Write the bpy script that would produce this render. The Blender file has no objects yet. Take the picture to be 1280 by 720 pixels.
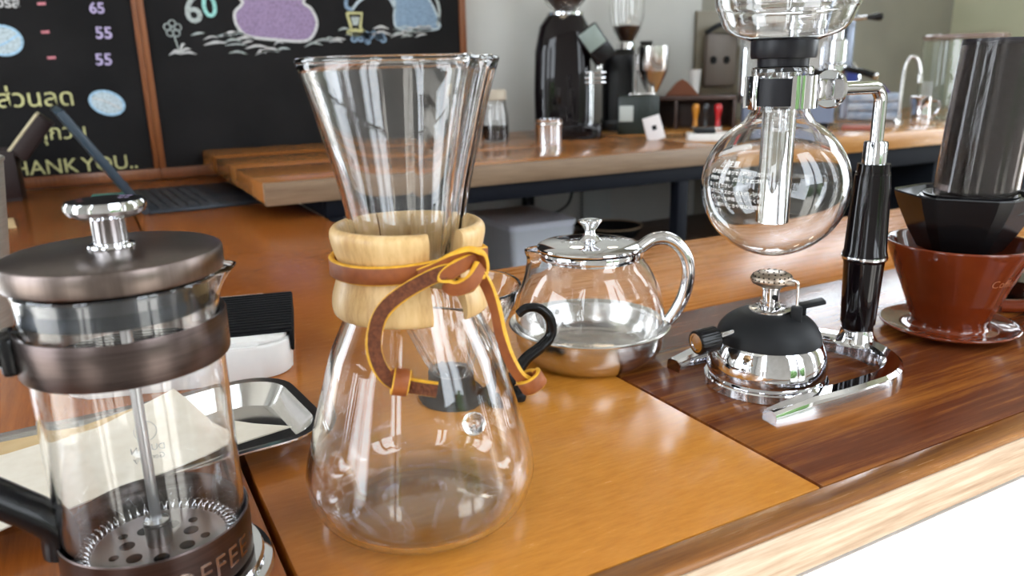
import bpy, bmesh, math, random
from math import sin, cos, pi, radians, atan2, sqrt, hypot
from mathutils import Vector, Matrix

random.seed(7)
SC = bpy.context.scene
COL = SC.collection
T = 0.92            # height of the counter top above the floor

# ------------------------------------------------------------------ camera
cd = bpy.data.cameras.new('camera')
cam = bpy.data.objects.new('camera', cd)
COL.objects.link(cam)
SC.camera = cam
PITCH, YAW, ROLL = radians(15.5), radians(28.2), radians(-1.24)
F_ = Vector((sin(YAW)*cos(PITCH), cos(YAW)*cos(PITCH), -sin(PITCH)))
R_ = Vector((cos(YAW), -sin(YAW), 0))
U_ = R_.cross(F_)
R2 = cos(ROLL)*R_ + sin(ROLL)*U_
U2 = -sin(ROLL)*R_ + cos(ROLL)*U_
cam.matrix_world = Matrix(((R2.x, U2.x, -F_.x, 0), (R2.y, U2.y, -F_.y, 0), (R2.z, U2.z, -F_.z, T+0.20), (0, 0, 0, 1)))
cd.sensor_width = 36.0
cd.lens = 967.0/1280.0*36.0
cd.clip_start = 0.01
cd.dof.use_dof = True
cd.dof.focus_distance = 0.43
cd.dof.aperture_fstop = 11.0

# ------------------------------------------------------------------ light
w = bpy.data.worlds.new('sky')
SC.world = w
w.use_nodes = True
bg = w.node_tree.nodes['Background']
bg.inputs[0].default_value = (0.86, 0.93, 1.0, 1)
bg.inputs[1].default_value = 15.0
sd = bpy.data.lights.new('sun', 'SUN')
sd.energy = 16.0
sd.angle = radians(0.6)
sd.color = (1.0, 0.95, 0.86)
sun = bpy.data.objects.new('sun', sd)
COL.objects.link(sun)
SUNV = Vector((-0.25, 1.0, -1.6))       # direction the light travels
sun.rotation_euler = SUNV.to_track_quat('-Z', 'Y').to_euler()
sun.location = (1, -3, 5)
SC.view_settings.view_transform = 'Standard'
SC.view_settings.look = 'None'
SC.view_settings.exposure = -0.92
SC.view_settings.gamma = 1.0
SC.view_settings.use_curve_mapping = False
cy = SC.cycles
cy.use_denoising = True
cy.max_bounces = 24
cy.transmission_bounces = 20
cy.glossy_bounces = 10
cy.diffuse_bounces = 5
cy.transparent_max_bounces = 16
cy.blur_glossy = 0.6
cy.sample_clamp_indirect = 20.0

# ------------------------------------------------------------------ materials
MATS = {}
def mat(name, col, rough=0.5, metal=0.0, trans=0.0, ior=1.45, coat=0.0, emit=None, estr=0.0, spec=0.5):
    if name in MATS: return MATS[name]
    m = bpy.data.materials.new(name); m.use_nodes = True
    b = m.node_tree.nodes['Principled BSDF']
    b.inputs['Base Color'].default_value = (*col, 1)
    b.inputs['Roughness'].default_value = rough
    b.inputs['Metallic'].default_value = metal
    b.inputs['Transmission Weight'].default_value = trans
    b.inputs['IOR'].default_value = ior
    b.inputs['Coat Weight'].default_value = coat
    b.inputs['Specular IOR Level'].default_value = spec
    b.inputs['Coat Roughness'].default_value = 0.05
    if emit:
        b.inputs['Emission Color'].default_value = (*emit, 1)
        b.inputs['Emission Strength'].default_value = estr
    MATS[name] = m
    return m

def nodes_of(m):
    nt = m.node_tree
    return nt, nt.nodes, nt.links, nt.nodes['Principled BSDF']

def noisy(name, c1, c2, scale=(20, 20, 20), rough=0.5, metal=0.0, coat=0.0, detail=4, bump=0.0, lo=0.35, hi=0.65, rvar=0.0, c3=None):
    """two-tone noise material in object space"""
    if name in MATS: return MATS[name]
    m = mat(name, c1, rough, metal, coat=coat)
    nt, N, Lk, b = nodes_of(m)
    tc = N.new('ShaderNodeTexCoord'); mp = N.new('ShaderNodeMapping')
    mp.inputs['Scale'].default_value = scale
    nz = N.new('ShaderNodeTexNoise'); nz.inputs['Scale'].default_value = 1.0; nz.inputs['Detail'].default_value = detail
    cr = N.new('ShaderNodeValToRGB')
    cr.color_ramp.elements[0].position = lo; cr.color_ramp.elements[0].color = (*c1, 1)
    cr.color_ramp.elements[1].position = hi; cr.color_ramp.elements[1].color = (*c2, 1)
    if c3:
        e = cr.color_ramp.elements.new((lo+hi)/2); e.color = (*c3, 1)
    Lk.new(tc.outputs['Object'], mp.inputs['Vector']); Lk.new(mp.outputs[0], nz.inputs['Vector'])
    Lk.new(nz.outputs['Fac'], cr.inputs[0]); Lk.new(cr.outputs[0], b.inputs['Base Color'])
    if rvar:
        mr = N.new('ShaderNodeMapRange'); mr.inputs['To Min'].default_value = max(0.02, rough-rvar); mr.inputs['To Max'].default_value = rough+rvar
        Lk.new(nz.outputs['Fac'], mr.inputs['Value']); Lk.new(mr.outputs[0], b.inputs['Roughness'])
    if bump:
        bp = N.new('ShaderNodeBump'); bp.inputs['Strength'].default_value = bump; bp.inputs['Distance'].default_value = 0.002
        Lk.new(nz.outputs['Fac'], bp.inputs['Height']); Lk.new(bp.outputs[0], b.inputs['Normal'])
    return m

def wood(name, dark, mid, light, axis='y', rough=0.3, coat=0.35, fine=260.0, broad=9.0, stretch=0.05, bump=0.06, seed=0.0, mixf=0.5, contrast=1.0):
    """grain running along an axis: broad bands plus fine fibres"""
    if name in MATS: return MATS[name]
    m = mat(name, mid, rough, coat=coat)
    nt, N, Lk, b = nodes_of(m)
    b.inputs['Coat Roughness'].default_value = 0.12
    tc = N.new('ShaderNodeTexCoord')
    def mapped(sc):
        mp = N.new('ShaderNodeMapping')
        v = [sc, sc, sc]; v['xyz'.index(axis)] = sc*stretch
        mp.inputs['Scale'].default_value = v
        mp.inputs['Location'].default_value = (seed, seed*1.7, seed*0.6)
        Lk.new(tc.outputs['Object'], mp.inputs['Vector']); return mp
    a = N.new('ShaderNodeTexNoise'); a.inputs['Scale'].default_value = 1; a.inputs['Detail'].default_value = 3; a.inputs['Distortion'].default_value = 0.8
    Lk.new(mapped(broad).outputs[0], a.inputs['Vector'])
    f = N.new('ShaderNodeTexNoise'); f.inputs['Scale'].default_value = 1; f.inputs['Detail'].default_value = 5; f.inputs['Roughness'].default_value = 0.7
    Lk.new(mapped(fine).outputs[0], f.inputs['Vector'])
    mx = N.new('ShaderNodeMix'); mx.data_type = 'FLOAT'; mx.inputs[0].default_value = mixf
    Lk.new(a.outputs['Fac'], mx.inputs[2]); Lk.new(f.outputs['Fac'], mx.inputs[3])
    cr = N.new('ShaderNodeValToRGB'); el = cr.color_ramp.elements
    h = 0.16/contrast
    el[0].position = 0.5-h; el[0].color = (*dark, 1); el[1].position = 0.5+h; el[1].color = (*light, 1)
    e = el.new(0.5); e.color = (*mid, 1)
    Lk.new(mx.outputs[0], cr.inputs[0]); Lk.new(cr.outputs[0], b.inputs['Base Color'])
    mr = N.new('ShaderNodeMapRange'); mr.inputs['To Min'].default_value = rough*0.7; mr.inputs['To Max'].default_value = rough*1.35
    Lk.new(f.outputs['Fac'], mr.inputs['Value']); Lk.new(mr.outputs[0], b.inputs['Roughness'])
    bp = N.new('ShaderNodeBump'); bp.inputs['Strength'].default_value = bump; bp.inputs['Distance'].default_value = 0.001
    Lk.new(f.outputs['Fac'], bp.inputs['Height']); Lk.new(bp.outputs[0], b.inputs['Normal'])
    Lk.new(bp.outputs[0], b.inputs['Coat Normal'])
    return m

GLASS = mat('clear_glass', (1, 1, 1), 0.0, trans=1.0, ior=1.47)
GLASS2 = mat('lab_glass', (0.97, 1.0, 0.985), 0.0, trans=1.0, ior=1.45)
CHROME = mat('chrome', (0.74, 0.74, 0.76), 0.04, metal=1.0)
STEEL = noisy('brushed_steel', (0.62, 0.60, 0.58), (0.70, 0.68, 0.66), (60, 60, 900), rough=0.2, metal=1.0, rvar=0.05)
BRONZE = noisy('brushed_bronze', (0.085, 0.064, 0.060), (0.115, 0.088, 0.082), (40, 40, 1200), rough=0.30, metal=1.0, rvar=0.06)
BRONZE_LID = noisy('brushed_bronze_lid', (0.150, 0.118, 0.105), (0.190, 0.150, 0.135), (500, 500, 40), rough=0.32, metal=1.0, rvar=0.06)
DARKMETAL = mat('dark_plated_metal', (0.30, 0.28, 0.28), 0.28, metal=1.0)
BLACK = mat('black_plastic', (0.006, 0.006, 0.007), 0.25, spec=0.35)
BLACKG = mat('black_gloss', (0.005, 0.003, 0.004), 0.04, spec=0.4)
BLACKM = mat('black_matte', (0.009, 0.010, 0.012), 0.5, spec=0.3)
RUBBER = mat('black_rubber', (0.006, 0.006, 0.009), 0.4, spec=0.35)
HOLE = mat('dark_hole', (0.004, 0.004, 0.004), 0.9)
WHITEP = noisy('white_plastic', (0.74, 0.73, 0.72), (0.80, 0.79, 0.77), (30, 30, 30), rough=0.3)
NAVY = mat('navy_steel_paint', (0.004, 0.005, 0.009), 0.6, spec=0.15)

# ------------------------------------------------------------------ mesh helpers
def link(o, parent=None):
    COL.objects.link(o)
    if parent is not None: o.parent = parent
    return o

def finish(me, smooth=True, angle=35):
    if smooth:
        for p in me.polygons: p.use_smooth = True
        me.set_sharp_from_angle(angle=radians(angle))
    me.update()

def obj(name, bm, m, parent=None, smooth=True, angle=35, mats=None):
    me = bpy.data.meshes.new(name)
    bmesh.ops.recalc_face_normals(bm, faces=bm.faces[:])
    bm.to_mesh(me); bm.free()
    for k in (mats or [m]): me.materials.append(k)
    finish(me, smooth, angle)
    return link(bpy.data.objects.new(name, me), parent)

def thing(name, label, cat, loc=(0, 0, 0), rot=0.0, group=None):
    o = bpy.data.objects.new(name, None); o.empty_display_size = 0.02
    o.location = loc; o.rotation_euler = (0, 0, rot)
    link(o); tag(o, label, cat, group)
    return o

def tag(o, label, cat, group=None, kind=None):
    o['label'] = label; o['category'] = cat
    if group: o['group'] = group
    if kind: o['kind'] = kind
    return o

def struct(o, label=None):
    o['kind'] = 'structure'
    if label: o['label'] = label
    return o

def NB(): return bmesh.new()

def lathe(bm, prof, n=48, a0=0.0, a1=2*pi, rmod=None, closed=False, cx=0.0, cy_=0.0, z0=0.0, midx=0):
    """revolve (r,z) pairs; closed joins last to first; partial sweeps are capped"""
    full = abs(a1-a0-2*pi) < 1e-6
    cols = n if full else n+1
    rings = []
    for i in range(cols):
        th = a0+(a1-a0)*i/n
        col = []
        for k, (r, z) in enumerate(prof):
            rr = rmod(r, z, th, k) if rmod else r
            col.append(bm.verts.new((cx+rr*cos(th), cy_+rr*sin(th), z0+z)))
        rings.append(col)
    m = len(prof)
    fs = []
    for i in range(n):
        A = rings[i]; B = rings[(i+1) % cols]
        for k in range(m if closed else m-1):
            k2 = (k+1) % m
            q = [A[k], B[k], B[k2], A[k2]]
            try: fs.append(bm.faces.new(q))
            except ValueError: pass
    if not full and closed:
        fs.append(bm.faces.new(rings[0])); fs.append(bm.faces.new(rings[-1]))
    for f in fs: f.material_index = midx
    bmesh.ops.remove_doubles(bm, verts=[v for c in rings for v in c], dist=1e-7)
    return bm

def box(bm, x0, x1, y0, y1, z0, z1, bev=0.0, seg=2, M=None):
    vs = [bm.verts.new(p) for p in ((x0, y0, z0), (x1, y0, z0), (x1, y1, z0), (x0, y1, z0), (x0, y0, z1), (x1, y0, z1), (x1, y1, z1), (x0, y1, z1))]
    fs = [bm.faces.new([vs[i] for i in q]) for q in ((0, 3, 2, 1), (4, 5, 6, 7), (0, 1, 5, 4), (1, 2, 6, 5), (2, 3, 7, 6), (3, 0, 4, 7))]
    if bev > 0:
        es = list({e for f in fs for e in f.edges})
        r = bmesh.ops.bevel(bm, geom=es, offset=bev, segments=seg, affect='EDGES', profile=0.5)
        vs = list({v for f in r['faces'] for v in f.verts} | {v for v in vs if v.is_valid})
    if M is not None:
        bmesh.ops.transform(bm, matrix=M, verts=[v for v in vs if v.is_valid])
    return bm

def prism(bm, poly, z0, z1, bev=0.0, M=None, top_scale=None):
    n = len(poly)
    a = [bm.verts.new((x, y, z0)) for x, y in poly]
    b = [bm.verts.new((x, y, z1)) for x, y in poly]
    if top_scale:
        for v, (x, y) in zip(b, poly): v.co.x = x*top_scale; v.co.y = y*top_scale
    fs = [bm.faces.new(a[::-1]), bm.faces.new(b)]
    for i in range(n):
        fs.append(bm.faces.new((a[i], a[(i+1) % n], b[(i+1) % n], b[i])))
    vs = a+b
    if bev > 0:
        es = list(fs[0].edges)+list(fs[1].edges)
        r = bmesh.ops.bevel(bm, geom=es, offset=bev, segments=2, affect='EDGES', profile=0.5)
        vs = list({v for f in r['faces'] for v in f.verts} | {v for v in vs if v.is_valid})
    if M is not None: bmesh.ops.transform(bm, matrix=M, verts=[v for v in vs if v.is_valid])
    return bm

def rrect(w_, d, r, n=6):
    P = []
    for cx, cy_, a in ((w_/2-r, d/2-r, 0), (-w_/2+r, d/2-r, pi/2), (-w_/2+r, -d/2+r, pi), (w_/2-r, -d/2+r, 1.5*pi)):
        for i in range(n+1):
            t = a+pi/2*i/n
            P.append((cx+r*cos(t), cy_+r*sin(t)))
    return P

def loft(bm, rings, cap0=True, cap1=True, closed=False):
    R = [[bm.verts.new(p) for p in ring] for ring in rings]
    n = len(R[0])
    for a, b in zip(R, R[1:]+([R[0]] if closed else [])):
        for i in range(n):
            bm.faces.new((a[i], a[(i+1) % n], b[(i+1) % n], b[i]))
    if not closed:
        if cap0: bm.faces.new(R[0][::-1])
        if cap1: bm.faces.new(R[-1])
    return bm

def catmull(P, k=8):
    P = [Vector(p) for p in P]
    out = []
    for i in range(len(P)-1):
        p0 = P[i-1] if i else P[0]*2-P[1]
        p1, p2 = P[i], P[i+1]
        p3 = P[i+2] if i+2 < len(P) else P[-1]*2-P[-2]
        for j in range(k):
            t = j/k
            out.append(0.5*((2*p1)+(p2-p0)*t+(2*p0-5*p1+4*p2-p3)*t*t+(3*p1-p0-3*p2+p3)*t**3))
    out.append(P[-1])
    return out

def frames(P, hint=None):
    """tangent / normal / binormal along a path, parallel transported"""
    n = len(P); Ts = []
    for i in range(n):
        d = P[min(i+1, n-1)]-P[max(i-1, 0)]
        Ts.append(d.normalized())
    v = Vector(hint) if hint else (Vector((0, 0, 1)) if abs(Ts[0].z) < 0.9 else Vector((1, 0, 0)))
    N_ = (v-Ts[0]*v.dot(Ts[0])).normalized()
    out = []
    for i in range(n):
        N_ = (N_-Ts[i]*N_.dot(Ts[i])).normalized()
        out.append((Ts[i], N_, Ts[i].cross(N_)))
    return out

def tube(bm, P, r, n=12, smooth=0, caps=True, ry=None, hint=None):
    P = catmull(P, smooth) if smooth else [Vector(p) for p in P]
    fr = frames(P, hint); m = len(P)
    rings = []
    for i, (p, (t, a, b)) in enumerate(zip(P, fr)):
        s = i/(m-1)
        rr = r(s) if callable(r) else r
        r2 = (ry(s) if callable(ry) else ry) if ry else rr
        rings.append([p+a*(rr*cos(2*pi*k/n))+b*(r2*sin(2*pi*k/n)) for k in range(n)])
    return loft(bm, rings, caps, caps)

def ribbon(bm, P, wd, th, smooth=8, hint=(0, 0, 1), edge_idx=1, hints=None, ef=0.5):
    """flat strap; the width runs along the hint; thin edges take another material slot"""
    P = catmull(P, smooth)
    m = len(P); n = 0
    if hints:
        H = catmull(hints, smooth)
    prev = None
    for i, p in enumerate(P):
        t = (P[min(i+1, m-1)]-P[max(i-1, 0)]).normalized()
        h = H[i] if hints else Vector(hint)
        wv = (h-t*h.dot(t)).normalized()
        nv = t.cross(wv)
        W = wd/2; Th = th/2
        pts = [(W, Th*ef), (W*0.86, Th), (-W*0.86, Th), (-W, Th*ef), (-W, -Th*ef), (-W*0.86, -Th), (W*0.86, -Th), (W, -Th*ef)]
        ring = [bm.verts.new(p+wv*a+nv*b) for a, b in pts]
        if prev:
            for k in range(8):
                f = bm.faces.new((prev[k], prev[(k+1) % 8], ring[(k+1) % 8], ring[k]))
                f.material_index = edge_idx if k in (0, 2, 3, 4, 6, 7) else 0
        else:
            f = bm.faces.new(ring[::-1]); f.material_index = 0
        prev = ring
    bm.faces.new(prev)
    return bm

def Rz(a): return Matrix.Rotation(a, 4, 'Z')
def Rx(a): return Matrix.Rotation(a, 4, 'X')
def Ry(a): return Matrix.Rotation(a, 4, 'Y')
def Tr(x, y, z): return Matrix.Translation((x, y, z))
def axis_to(d):
    return Vector(d).to_track_quat('Z', 'Y').to_matrix().to_4x4()

def cyl(bm, r, h, n=24, M=None, r2=None, bev=0.0):
    r2 = r if r2 is None else r2
    b = min(bev, h/2.2, r/2)
    prof = [(0, 0), (r-b, 0), (r, b), (r2, h-b), (r2-b, h), (0, h)] if b else [(0, 0), (r, 0), (r2, h), (0, h)]
    t = NB(); lathe(t, prof, n)
    if M is not None: bmesh.ops.transform(t, matrix=M, verts=t.verts[:])
    merge(bm, t)
    return bm

def merge(bm, t, midx=None):
    vm = {v: bm.verts.new(v.co) for v in t.verts}
    for f in t.faces:
        try:
            g = bm.faces.new([vm[v] for v in f.verts]); g.material_index = f.material_index if midx is None else midx
        except ValueError: pass
    t.free()
    return bm

def sphere(bm, r, c=(0, 0, 0), n=24, sz=1.0):
    prof = [(r*sin(pi*i/(n//2)), -r*sz*cos(pi*i/(n//2))) for i in range(n//2+1)]
    prof[0] = (0, -r*sz); prof[-1] = (0, r*sz)
    t = NB(); lathe(t, prof, n)
    bmesh.ops.translate(t, vec=c, verts=t.verts[:])
    return merge(bm, t)

def smooth_prof(P, k=6):
    return [(max(0.0, v.x), v.y) for v in catmull([(a, b, 0) for a, b in P], k)]

def shell(outer, th):
    """closed thin-wall profile from an outer (r,z) line running bottom to top (starts on the axis)"""
    n = len(outer); inner = []
    for i in range(n):
        a = outer[max(i-1, 0)]; b = outer[min(i+1, n-1)]
        dr, dz = b[0]-a[0], b[1]-a[1]; L = hypot(dr, dz) or 1
        r = outer[i][0]-dz/L*th; z = outer[i][1]+dr/L*th
        if outer[i][0] < 1e-6: r = 0
        inner.append((max(r, 0), z))
    (ro, zo), (ri, zi) = outer[-1], inner[-1]
    mid = ((ro+ri)/2, max(zo, zi)+th*0.4)
    return outer+[mid]+inner[::-1]

def text_mesh(body, size, align='LEFT', offset=0.0, extrude=0.0, spacing=1.0, res=3):
    cu = bpy.data.curves.new('lettering', 'FONT')
    cu.body = body; cu.size = size; cu.align_x = align; cu.offset = offset; cu.extrude = extrude; cu.space_character = spacing
    cu.resolution_u = res
    o = bpy.data.objects.new('lettering', cu); COL.objects.link(o)
    bpy.context.view_layer.update()
    me = bpy.data.meshes.new_from_object(o.evaluated_get(bpy.context.evaluated_depsgraph_get()))
    bpy.data.objects.remove(o); bpy.data.curves.remove(cu)
    return me

def text_obj(name, body, size, m, parent, fn, **kw):
    """lettering whose vertices are carried onto a surface by fn"""
    me = text_mesh(body, size, **kw)
    for v in me.vertices: v.co = fn(v.co)
    me.materials.clear(); me.materials.append(m); me.name = name; me.update()
    return link(bpy.data.objects.new(name, me), parent)

def copy_tree(o, parent=None):
    c = o.copy(); COL.objects.link(c); c.parent = parent
    for ch in list(o.children): copy_tree(ch, c)
    return c

# ================================================================== the room
WALLM = noisy('plaster', (0.44, 0.44, 0.415), (0.49, 0.49, 0.465), (4, 4, 4), rough=0.8)
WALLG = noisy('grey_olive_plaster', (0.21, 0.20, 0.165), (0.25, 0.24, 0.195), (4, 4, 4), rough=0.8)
WALLR = noisy('olive_plaster', (0.42, 0.43, 0.30), (0.48, 0.49, 0.35), (4, 4, 4), rough=0.8)
CEILM = noisy('ceiling_paint', (0.50, 0.49, 0.46), (0.56, 0.55, 0.52), (3, 3, 3), rough=0.9)
FLOORM = noisy('concrete_floor', (0.20, 0.18, 0.16), (0.27, 0.24, 0.21), (6, 6, 6), rough=0.5)
GROUNDM = noisy('pale_concrete', (0.50, 0.47, 0.42), (0.60, 0.57, 0.52), (1.5, 1.5, 1.5), rough=0.85)
CH = 2.70          # ceiling height
EAVE = -0.905      # front edge of the roof slab
XL, XR, YB = -2.2, 2.76, 1.80

def sbox(name, m, *a, label=None, bev=0.0):
    b = NB(); box(b, *a, bev=bev)
    return struct(obj(name, b, m, smooth=bev > 0), label)

sbox('floor', FLOORM, XL-0.15, XR+0.15, -1.0, YB+0.15, -0.10, 0.0, label='dark concrete cafe floor')
sbox('ceiling', CEILM, XL-0.15, XR+0.15, EAVE, YB+0.15, CH, CH+0.12, label='plain ceiling over the counter')
def side_wall(name, m, x0, x1, y0, y1, z0, z1, label):
    b = NB()
    box(b, x0, x1, EAVE, y0, 0, CH); box(b, x0, x1, y1, YB, 0, CH)
    box(b, x0, x1, y0, y1, 0, z0); box(b, x0, x1, y0, y1, z1, CH)
    struct(obj(name, b, m, smooth=False), label)
side_wall('wall_left', WALLM, XL-0.12, XL, -0.30, 1.10, 0.02, 2.45, 'plain wall with a tall opening at the left end of the room')
side_wall('wall_right', WALLR, XR, XR+0.12, -0.40, 0.70, 0.55, 2.45, 'olive wall with a wide opening at the right end of the room')
# back wall with a window opening high on the right, above the picture
WX0, WX1, WZ0, WZ1 = 1.70, 2.55, T+0.46, T+1.25
bw = NB()
box(bw, -0.86, 1.60, YB, YB+0.12, 0, CH)
box(bw, XL, -1.45, YB, YB+0.12, 0, CH)
box(bw, -1.45, -0.86, YB, YB+0.12, 2.25, CH)
struct(obj('wall_back', bw, WALLM, smooth=False), 'pale plaster wall behind the chalkboards and grinders')
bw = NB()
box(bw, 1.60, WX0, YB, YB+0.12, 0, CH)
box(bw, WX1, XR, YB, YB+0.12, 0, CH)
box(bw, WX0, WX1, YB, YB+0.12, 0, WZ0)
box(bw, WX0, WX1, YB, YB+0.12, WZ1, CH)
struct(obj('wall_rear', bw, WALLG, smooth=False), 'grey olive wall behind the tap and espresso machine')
wf = thing('window_1', 'dark framed window high in the pale back wall', 'window', (0, 0, 0)); wf['kind'] = 'structure'
FRAMEM = mat('dark_window_frame', (0.05, 0.04, 0.035), 0.4)
for a in ((WX0, WX0+0.04, WZ0, WZ1), (WX1-0.04, WX1, WZ0, WZ1), (WX0+0.04, WX1-0.04, WZ0, WZ0+0.04), (WX0+0.04, WX1-0.04, WZ1-0.04, WZ1), ((WX0+WX1)/2-0.02, (WX0+WX1)/2+0.02, WZ0+0.04, WZ1-0.04)):
    b = NB(); box(b, a[0], a[1], YB+0.02, YB+0.08, a[2], a[3], 0.003); obj('window_frame', b, FRAMEM, wf)
for x0, x1 in ((WX0+0.04, (WX0+WX1)/2-0.02), ((WX0+WX1)/2+0.02, WX1-0.04)):
    b = NB(); box(b, x0, x1, YB+0.045, YB+0.051, WZ0+0.04, WZ1-0.04); obj('pane', b, GLASS, wf, smooth=False)
# open cafe front behind the camera: posts, a low beam and the yard outside
POSTM = wood('dark_post_wood', (0.05, 0.03, 0.02), (0.09, 0.05, 0.03), (0.13, 0.08, 0.05), 'z', rough=0.5, coat=0.1)
FRONTM = noisy('brown_grey_plaster', (0.36, 0.34, 0.31), (0.42, 0.40, 0.37), (4, 4, 4), rough=0.8)
b = NB()
for x0, x1 in ((-2.2, -1.40), (-0.85, 0.34), (1.00, 1.75), (2.25, 2.76)):
    box(b, x0, x1, EAVE, EAVE+0.10, 0, CH)
struct(obj('wall_front', b, FRONTM, smooth=False), 'plastered piers between the tall openings of the cafe front')
for k, (x0, x1) in enumerate(((-1.40, -0.85), (0.34, 1.00), (1.75, 2.25))):
    xm = (x0+x1)/2
    sbox('trim_%d' % (k+1), POSTM, xm-0.025, xm+0.025, EAVE+0.02, EAVE+0.07, 0, CH-0.62, label='slim dark wooden post in an opening of the cafe front')
sbox('ground_outside', GROUNDM, -14, 14, -16, -1.0, -0.25, -0.11, label='sunlit pale concrete yard in front of the cafe')

sbox('ground_side', GROUNDM, -14, XL-0.16, -1.0, 10, -0.25, -0.11, label='sunlit pale concrete beside the cafe')
sbox('wall_yard_added', mat('added_yard_wall_grey', (0.30, 0.30, 0.29), 0.8), -14, 14, -8.9, -8.6, -0.11, 2.1, label='unseen plain grey wall added across the yard to break up reflections')  # out of view, added to break up the bright sky mirrored in chrome

# hedge across the yard (it shows only as green streaks mirrored in glass and chrome)
LEAFM = noisy('hedge_leaf', (0.025, 0.065, 0.012), (0.065, 0.13, 0.03), (9, 9, 9), rough=0.5)
def bush(x, y, r, h, label):
    b = NB()
    bmesh.ops.create_icosphere(b, subdivisions=4, radius=1.0)
    for v in b.verts:
        d = v.co.normalized()
        k = 1+0.13*sin(7*d.x+x)*cos(6*d.y)+0.08*sin(15*d.z+y)*cos(13*d.x)+random.uniform(-.05, .05)
        v.co = Vector((d.x*r*k, d.y*r*k, h/2+d.z*h/2*k))
    o = obj('hedge_bush', b, LEAFM, smooth=False); o.location = (x, y, -0.16)
    tag(o, label, 'bush', 'green bushes outside across the yard')
for k, (x, y, r, h) in enumerate(((-4.8, -6.5, 1.1, 1.9), (-2.0, -7.2, 0.9, 1.5), (0.8, -7.0, 1.0, 1.8), (3.9, -6.6, 1.2, 2.1))):
    bush(x, y, r, h, ('rounded green bush outside, leftmost in front of the grey yard wall', 'small rounded green bush outside, second from the left by the yard wall', 'rounded green bush outside, third from the left by the yard wall', 'largest rounded green bush outside, rightmost by the yard wall')[k])

# ================================================================== counter
GOLD = wood('golden_teak', (0.39, 0.138, 0.016), (0.49, 0.188, 0.024), (0.57, 0.235, 0.036), 'x', rough=0.24, coat=0.25, fine=330, broad=7, stretch=0.18, bump=0.05)
REDW = wood('red_teak', (0.20, 0.052, 0.010), (0.30, 0.085, 0.015), (0.38, 0.120, 0.022), 'y', rough=0.22, coat=0.25, fine=240, broad=8, stretch=0.06, seed=3)
BRNW = wood('brown_teak', (0.070, 0.017, 0.007), (0.125, 0.032, 0.010), (0.34, 0.120, 0.020), 'x', rough=0.22, coat=0.2, fine=230, broad=26, stretch=0.05, seed=5.3, mixf=0.35, contrast=1.1)
GLD2 = wood('honey_teak', (0.30, 0.095, 0.014), (0.42, 0.15, 0.022), (0.52, 0.21, 0.035), 'x', rough=0.27, coat=0.08, fine=230, broad=16, stretch=0.05, seed=9)
STRIPW = wood('dark_edge_teak', (0.10, 0.035, 0.012), (0.22, 0.085, 0.02), (0.36, 0.155, 0.035), 'x', rough=0.25, coat=0.3, fine=240, broad=60, stretch=0.05, seed=1.3)
PALEW = wood('bleached_fascia', (0.22, 0.13, 0.075), (0.42, 0.31, 0.22), (0.60, 0.50, 0.40), 'x', rough=0.6, coat=0.0, fine=260, broad=40, stretch=0.05, seed=2)
MASON = noisy('white_masonry', (0.78, 0.77, 0.74), (0.84, 0.83, 0.81), (14, 14, 14), rough=0.8, bump=0.2)

ct = thing('counter', 'long wooden bar counter with glossy orange and brown planks carrying the brewing gear', 'counter', (0, 0, T))
def plank(x0, x1, y0, y1, m, z1=0.0, z0=-0.036, bev=0.0012, name='plank'):
    b = NB(); box(b, x0, x1, y0, y1, z0, z1, bev); return obj(name, b, m, ct)
plank(-0.209, 0.0473, 0.2295, 1.785, REDW)
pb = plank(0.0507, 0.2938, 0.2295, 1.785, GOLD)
plank(0.2956, 2.30, 0.2295, 0.489, BRNW)
plank(0.2956, 2.30, 0.4902, 0.71, GLD2)
plank(-0.209, 2.30, 0.2140, 0.2293, STRIPW, z0=-0.0045, name='edge_strip')
plank(-0.209, 2.30, 0.2140, 0.2293, PALEW, z1=-0.0048, z0=-0.030, name='fascia_board')
b = NB(); box(b, -0.19, 2.28, 0.2165, 0.62, -T, -0.0365); box(b, -0.19, 0.27, 0.62, 1.785, -T, -0.0365)
obj('counter_base', b, MASON, ct, smooth=False)

for m_ in (BRNW, GLD2):
    m_.node_tree.nodes['Principled BSDF'].inputs['Specular IOR Level'].default_value = 0.3
# the wide plank is redder at the left and far end, golden at the near right
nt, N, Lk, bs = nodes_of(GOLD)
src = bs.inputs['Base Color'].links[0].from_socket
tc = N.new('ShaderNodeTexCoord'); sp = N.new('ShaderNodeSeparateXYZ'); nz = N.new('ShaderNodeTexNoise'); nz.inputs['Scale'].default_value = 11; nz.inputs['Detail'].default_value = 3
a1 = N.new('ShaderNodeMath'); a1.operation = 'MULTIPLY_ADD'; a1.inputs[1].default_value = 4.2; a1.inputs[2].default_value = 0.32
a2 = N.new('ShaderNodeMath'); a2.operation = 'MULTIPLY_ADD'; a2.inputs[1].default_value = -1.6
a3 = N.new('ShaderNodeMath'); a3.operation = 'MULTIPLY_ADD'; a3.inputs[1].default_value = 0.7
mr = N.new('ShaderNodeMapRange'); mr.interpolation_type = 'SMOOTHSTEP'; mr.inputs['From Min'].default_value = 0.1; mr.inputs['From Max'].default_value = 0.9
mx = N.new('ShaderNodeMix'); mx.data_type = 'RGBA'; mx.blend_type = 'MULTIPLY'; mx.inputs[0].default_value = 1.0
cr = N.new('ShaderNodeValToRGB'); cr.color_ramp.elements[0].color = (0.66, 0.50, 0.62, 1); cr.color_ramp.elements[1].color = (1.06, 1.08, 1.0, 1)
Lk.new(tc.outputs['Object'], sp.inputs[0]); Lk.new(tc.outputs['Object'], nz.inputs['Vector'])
Lk.new(sp.outputs['X'], a1.inputs[0]); Lk.new(sp.outputs['Y'], a2.inputs[0]); Lk.new(a1.outputs[0], a2.inputs[2])
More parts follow.
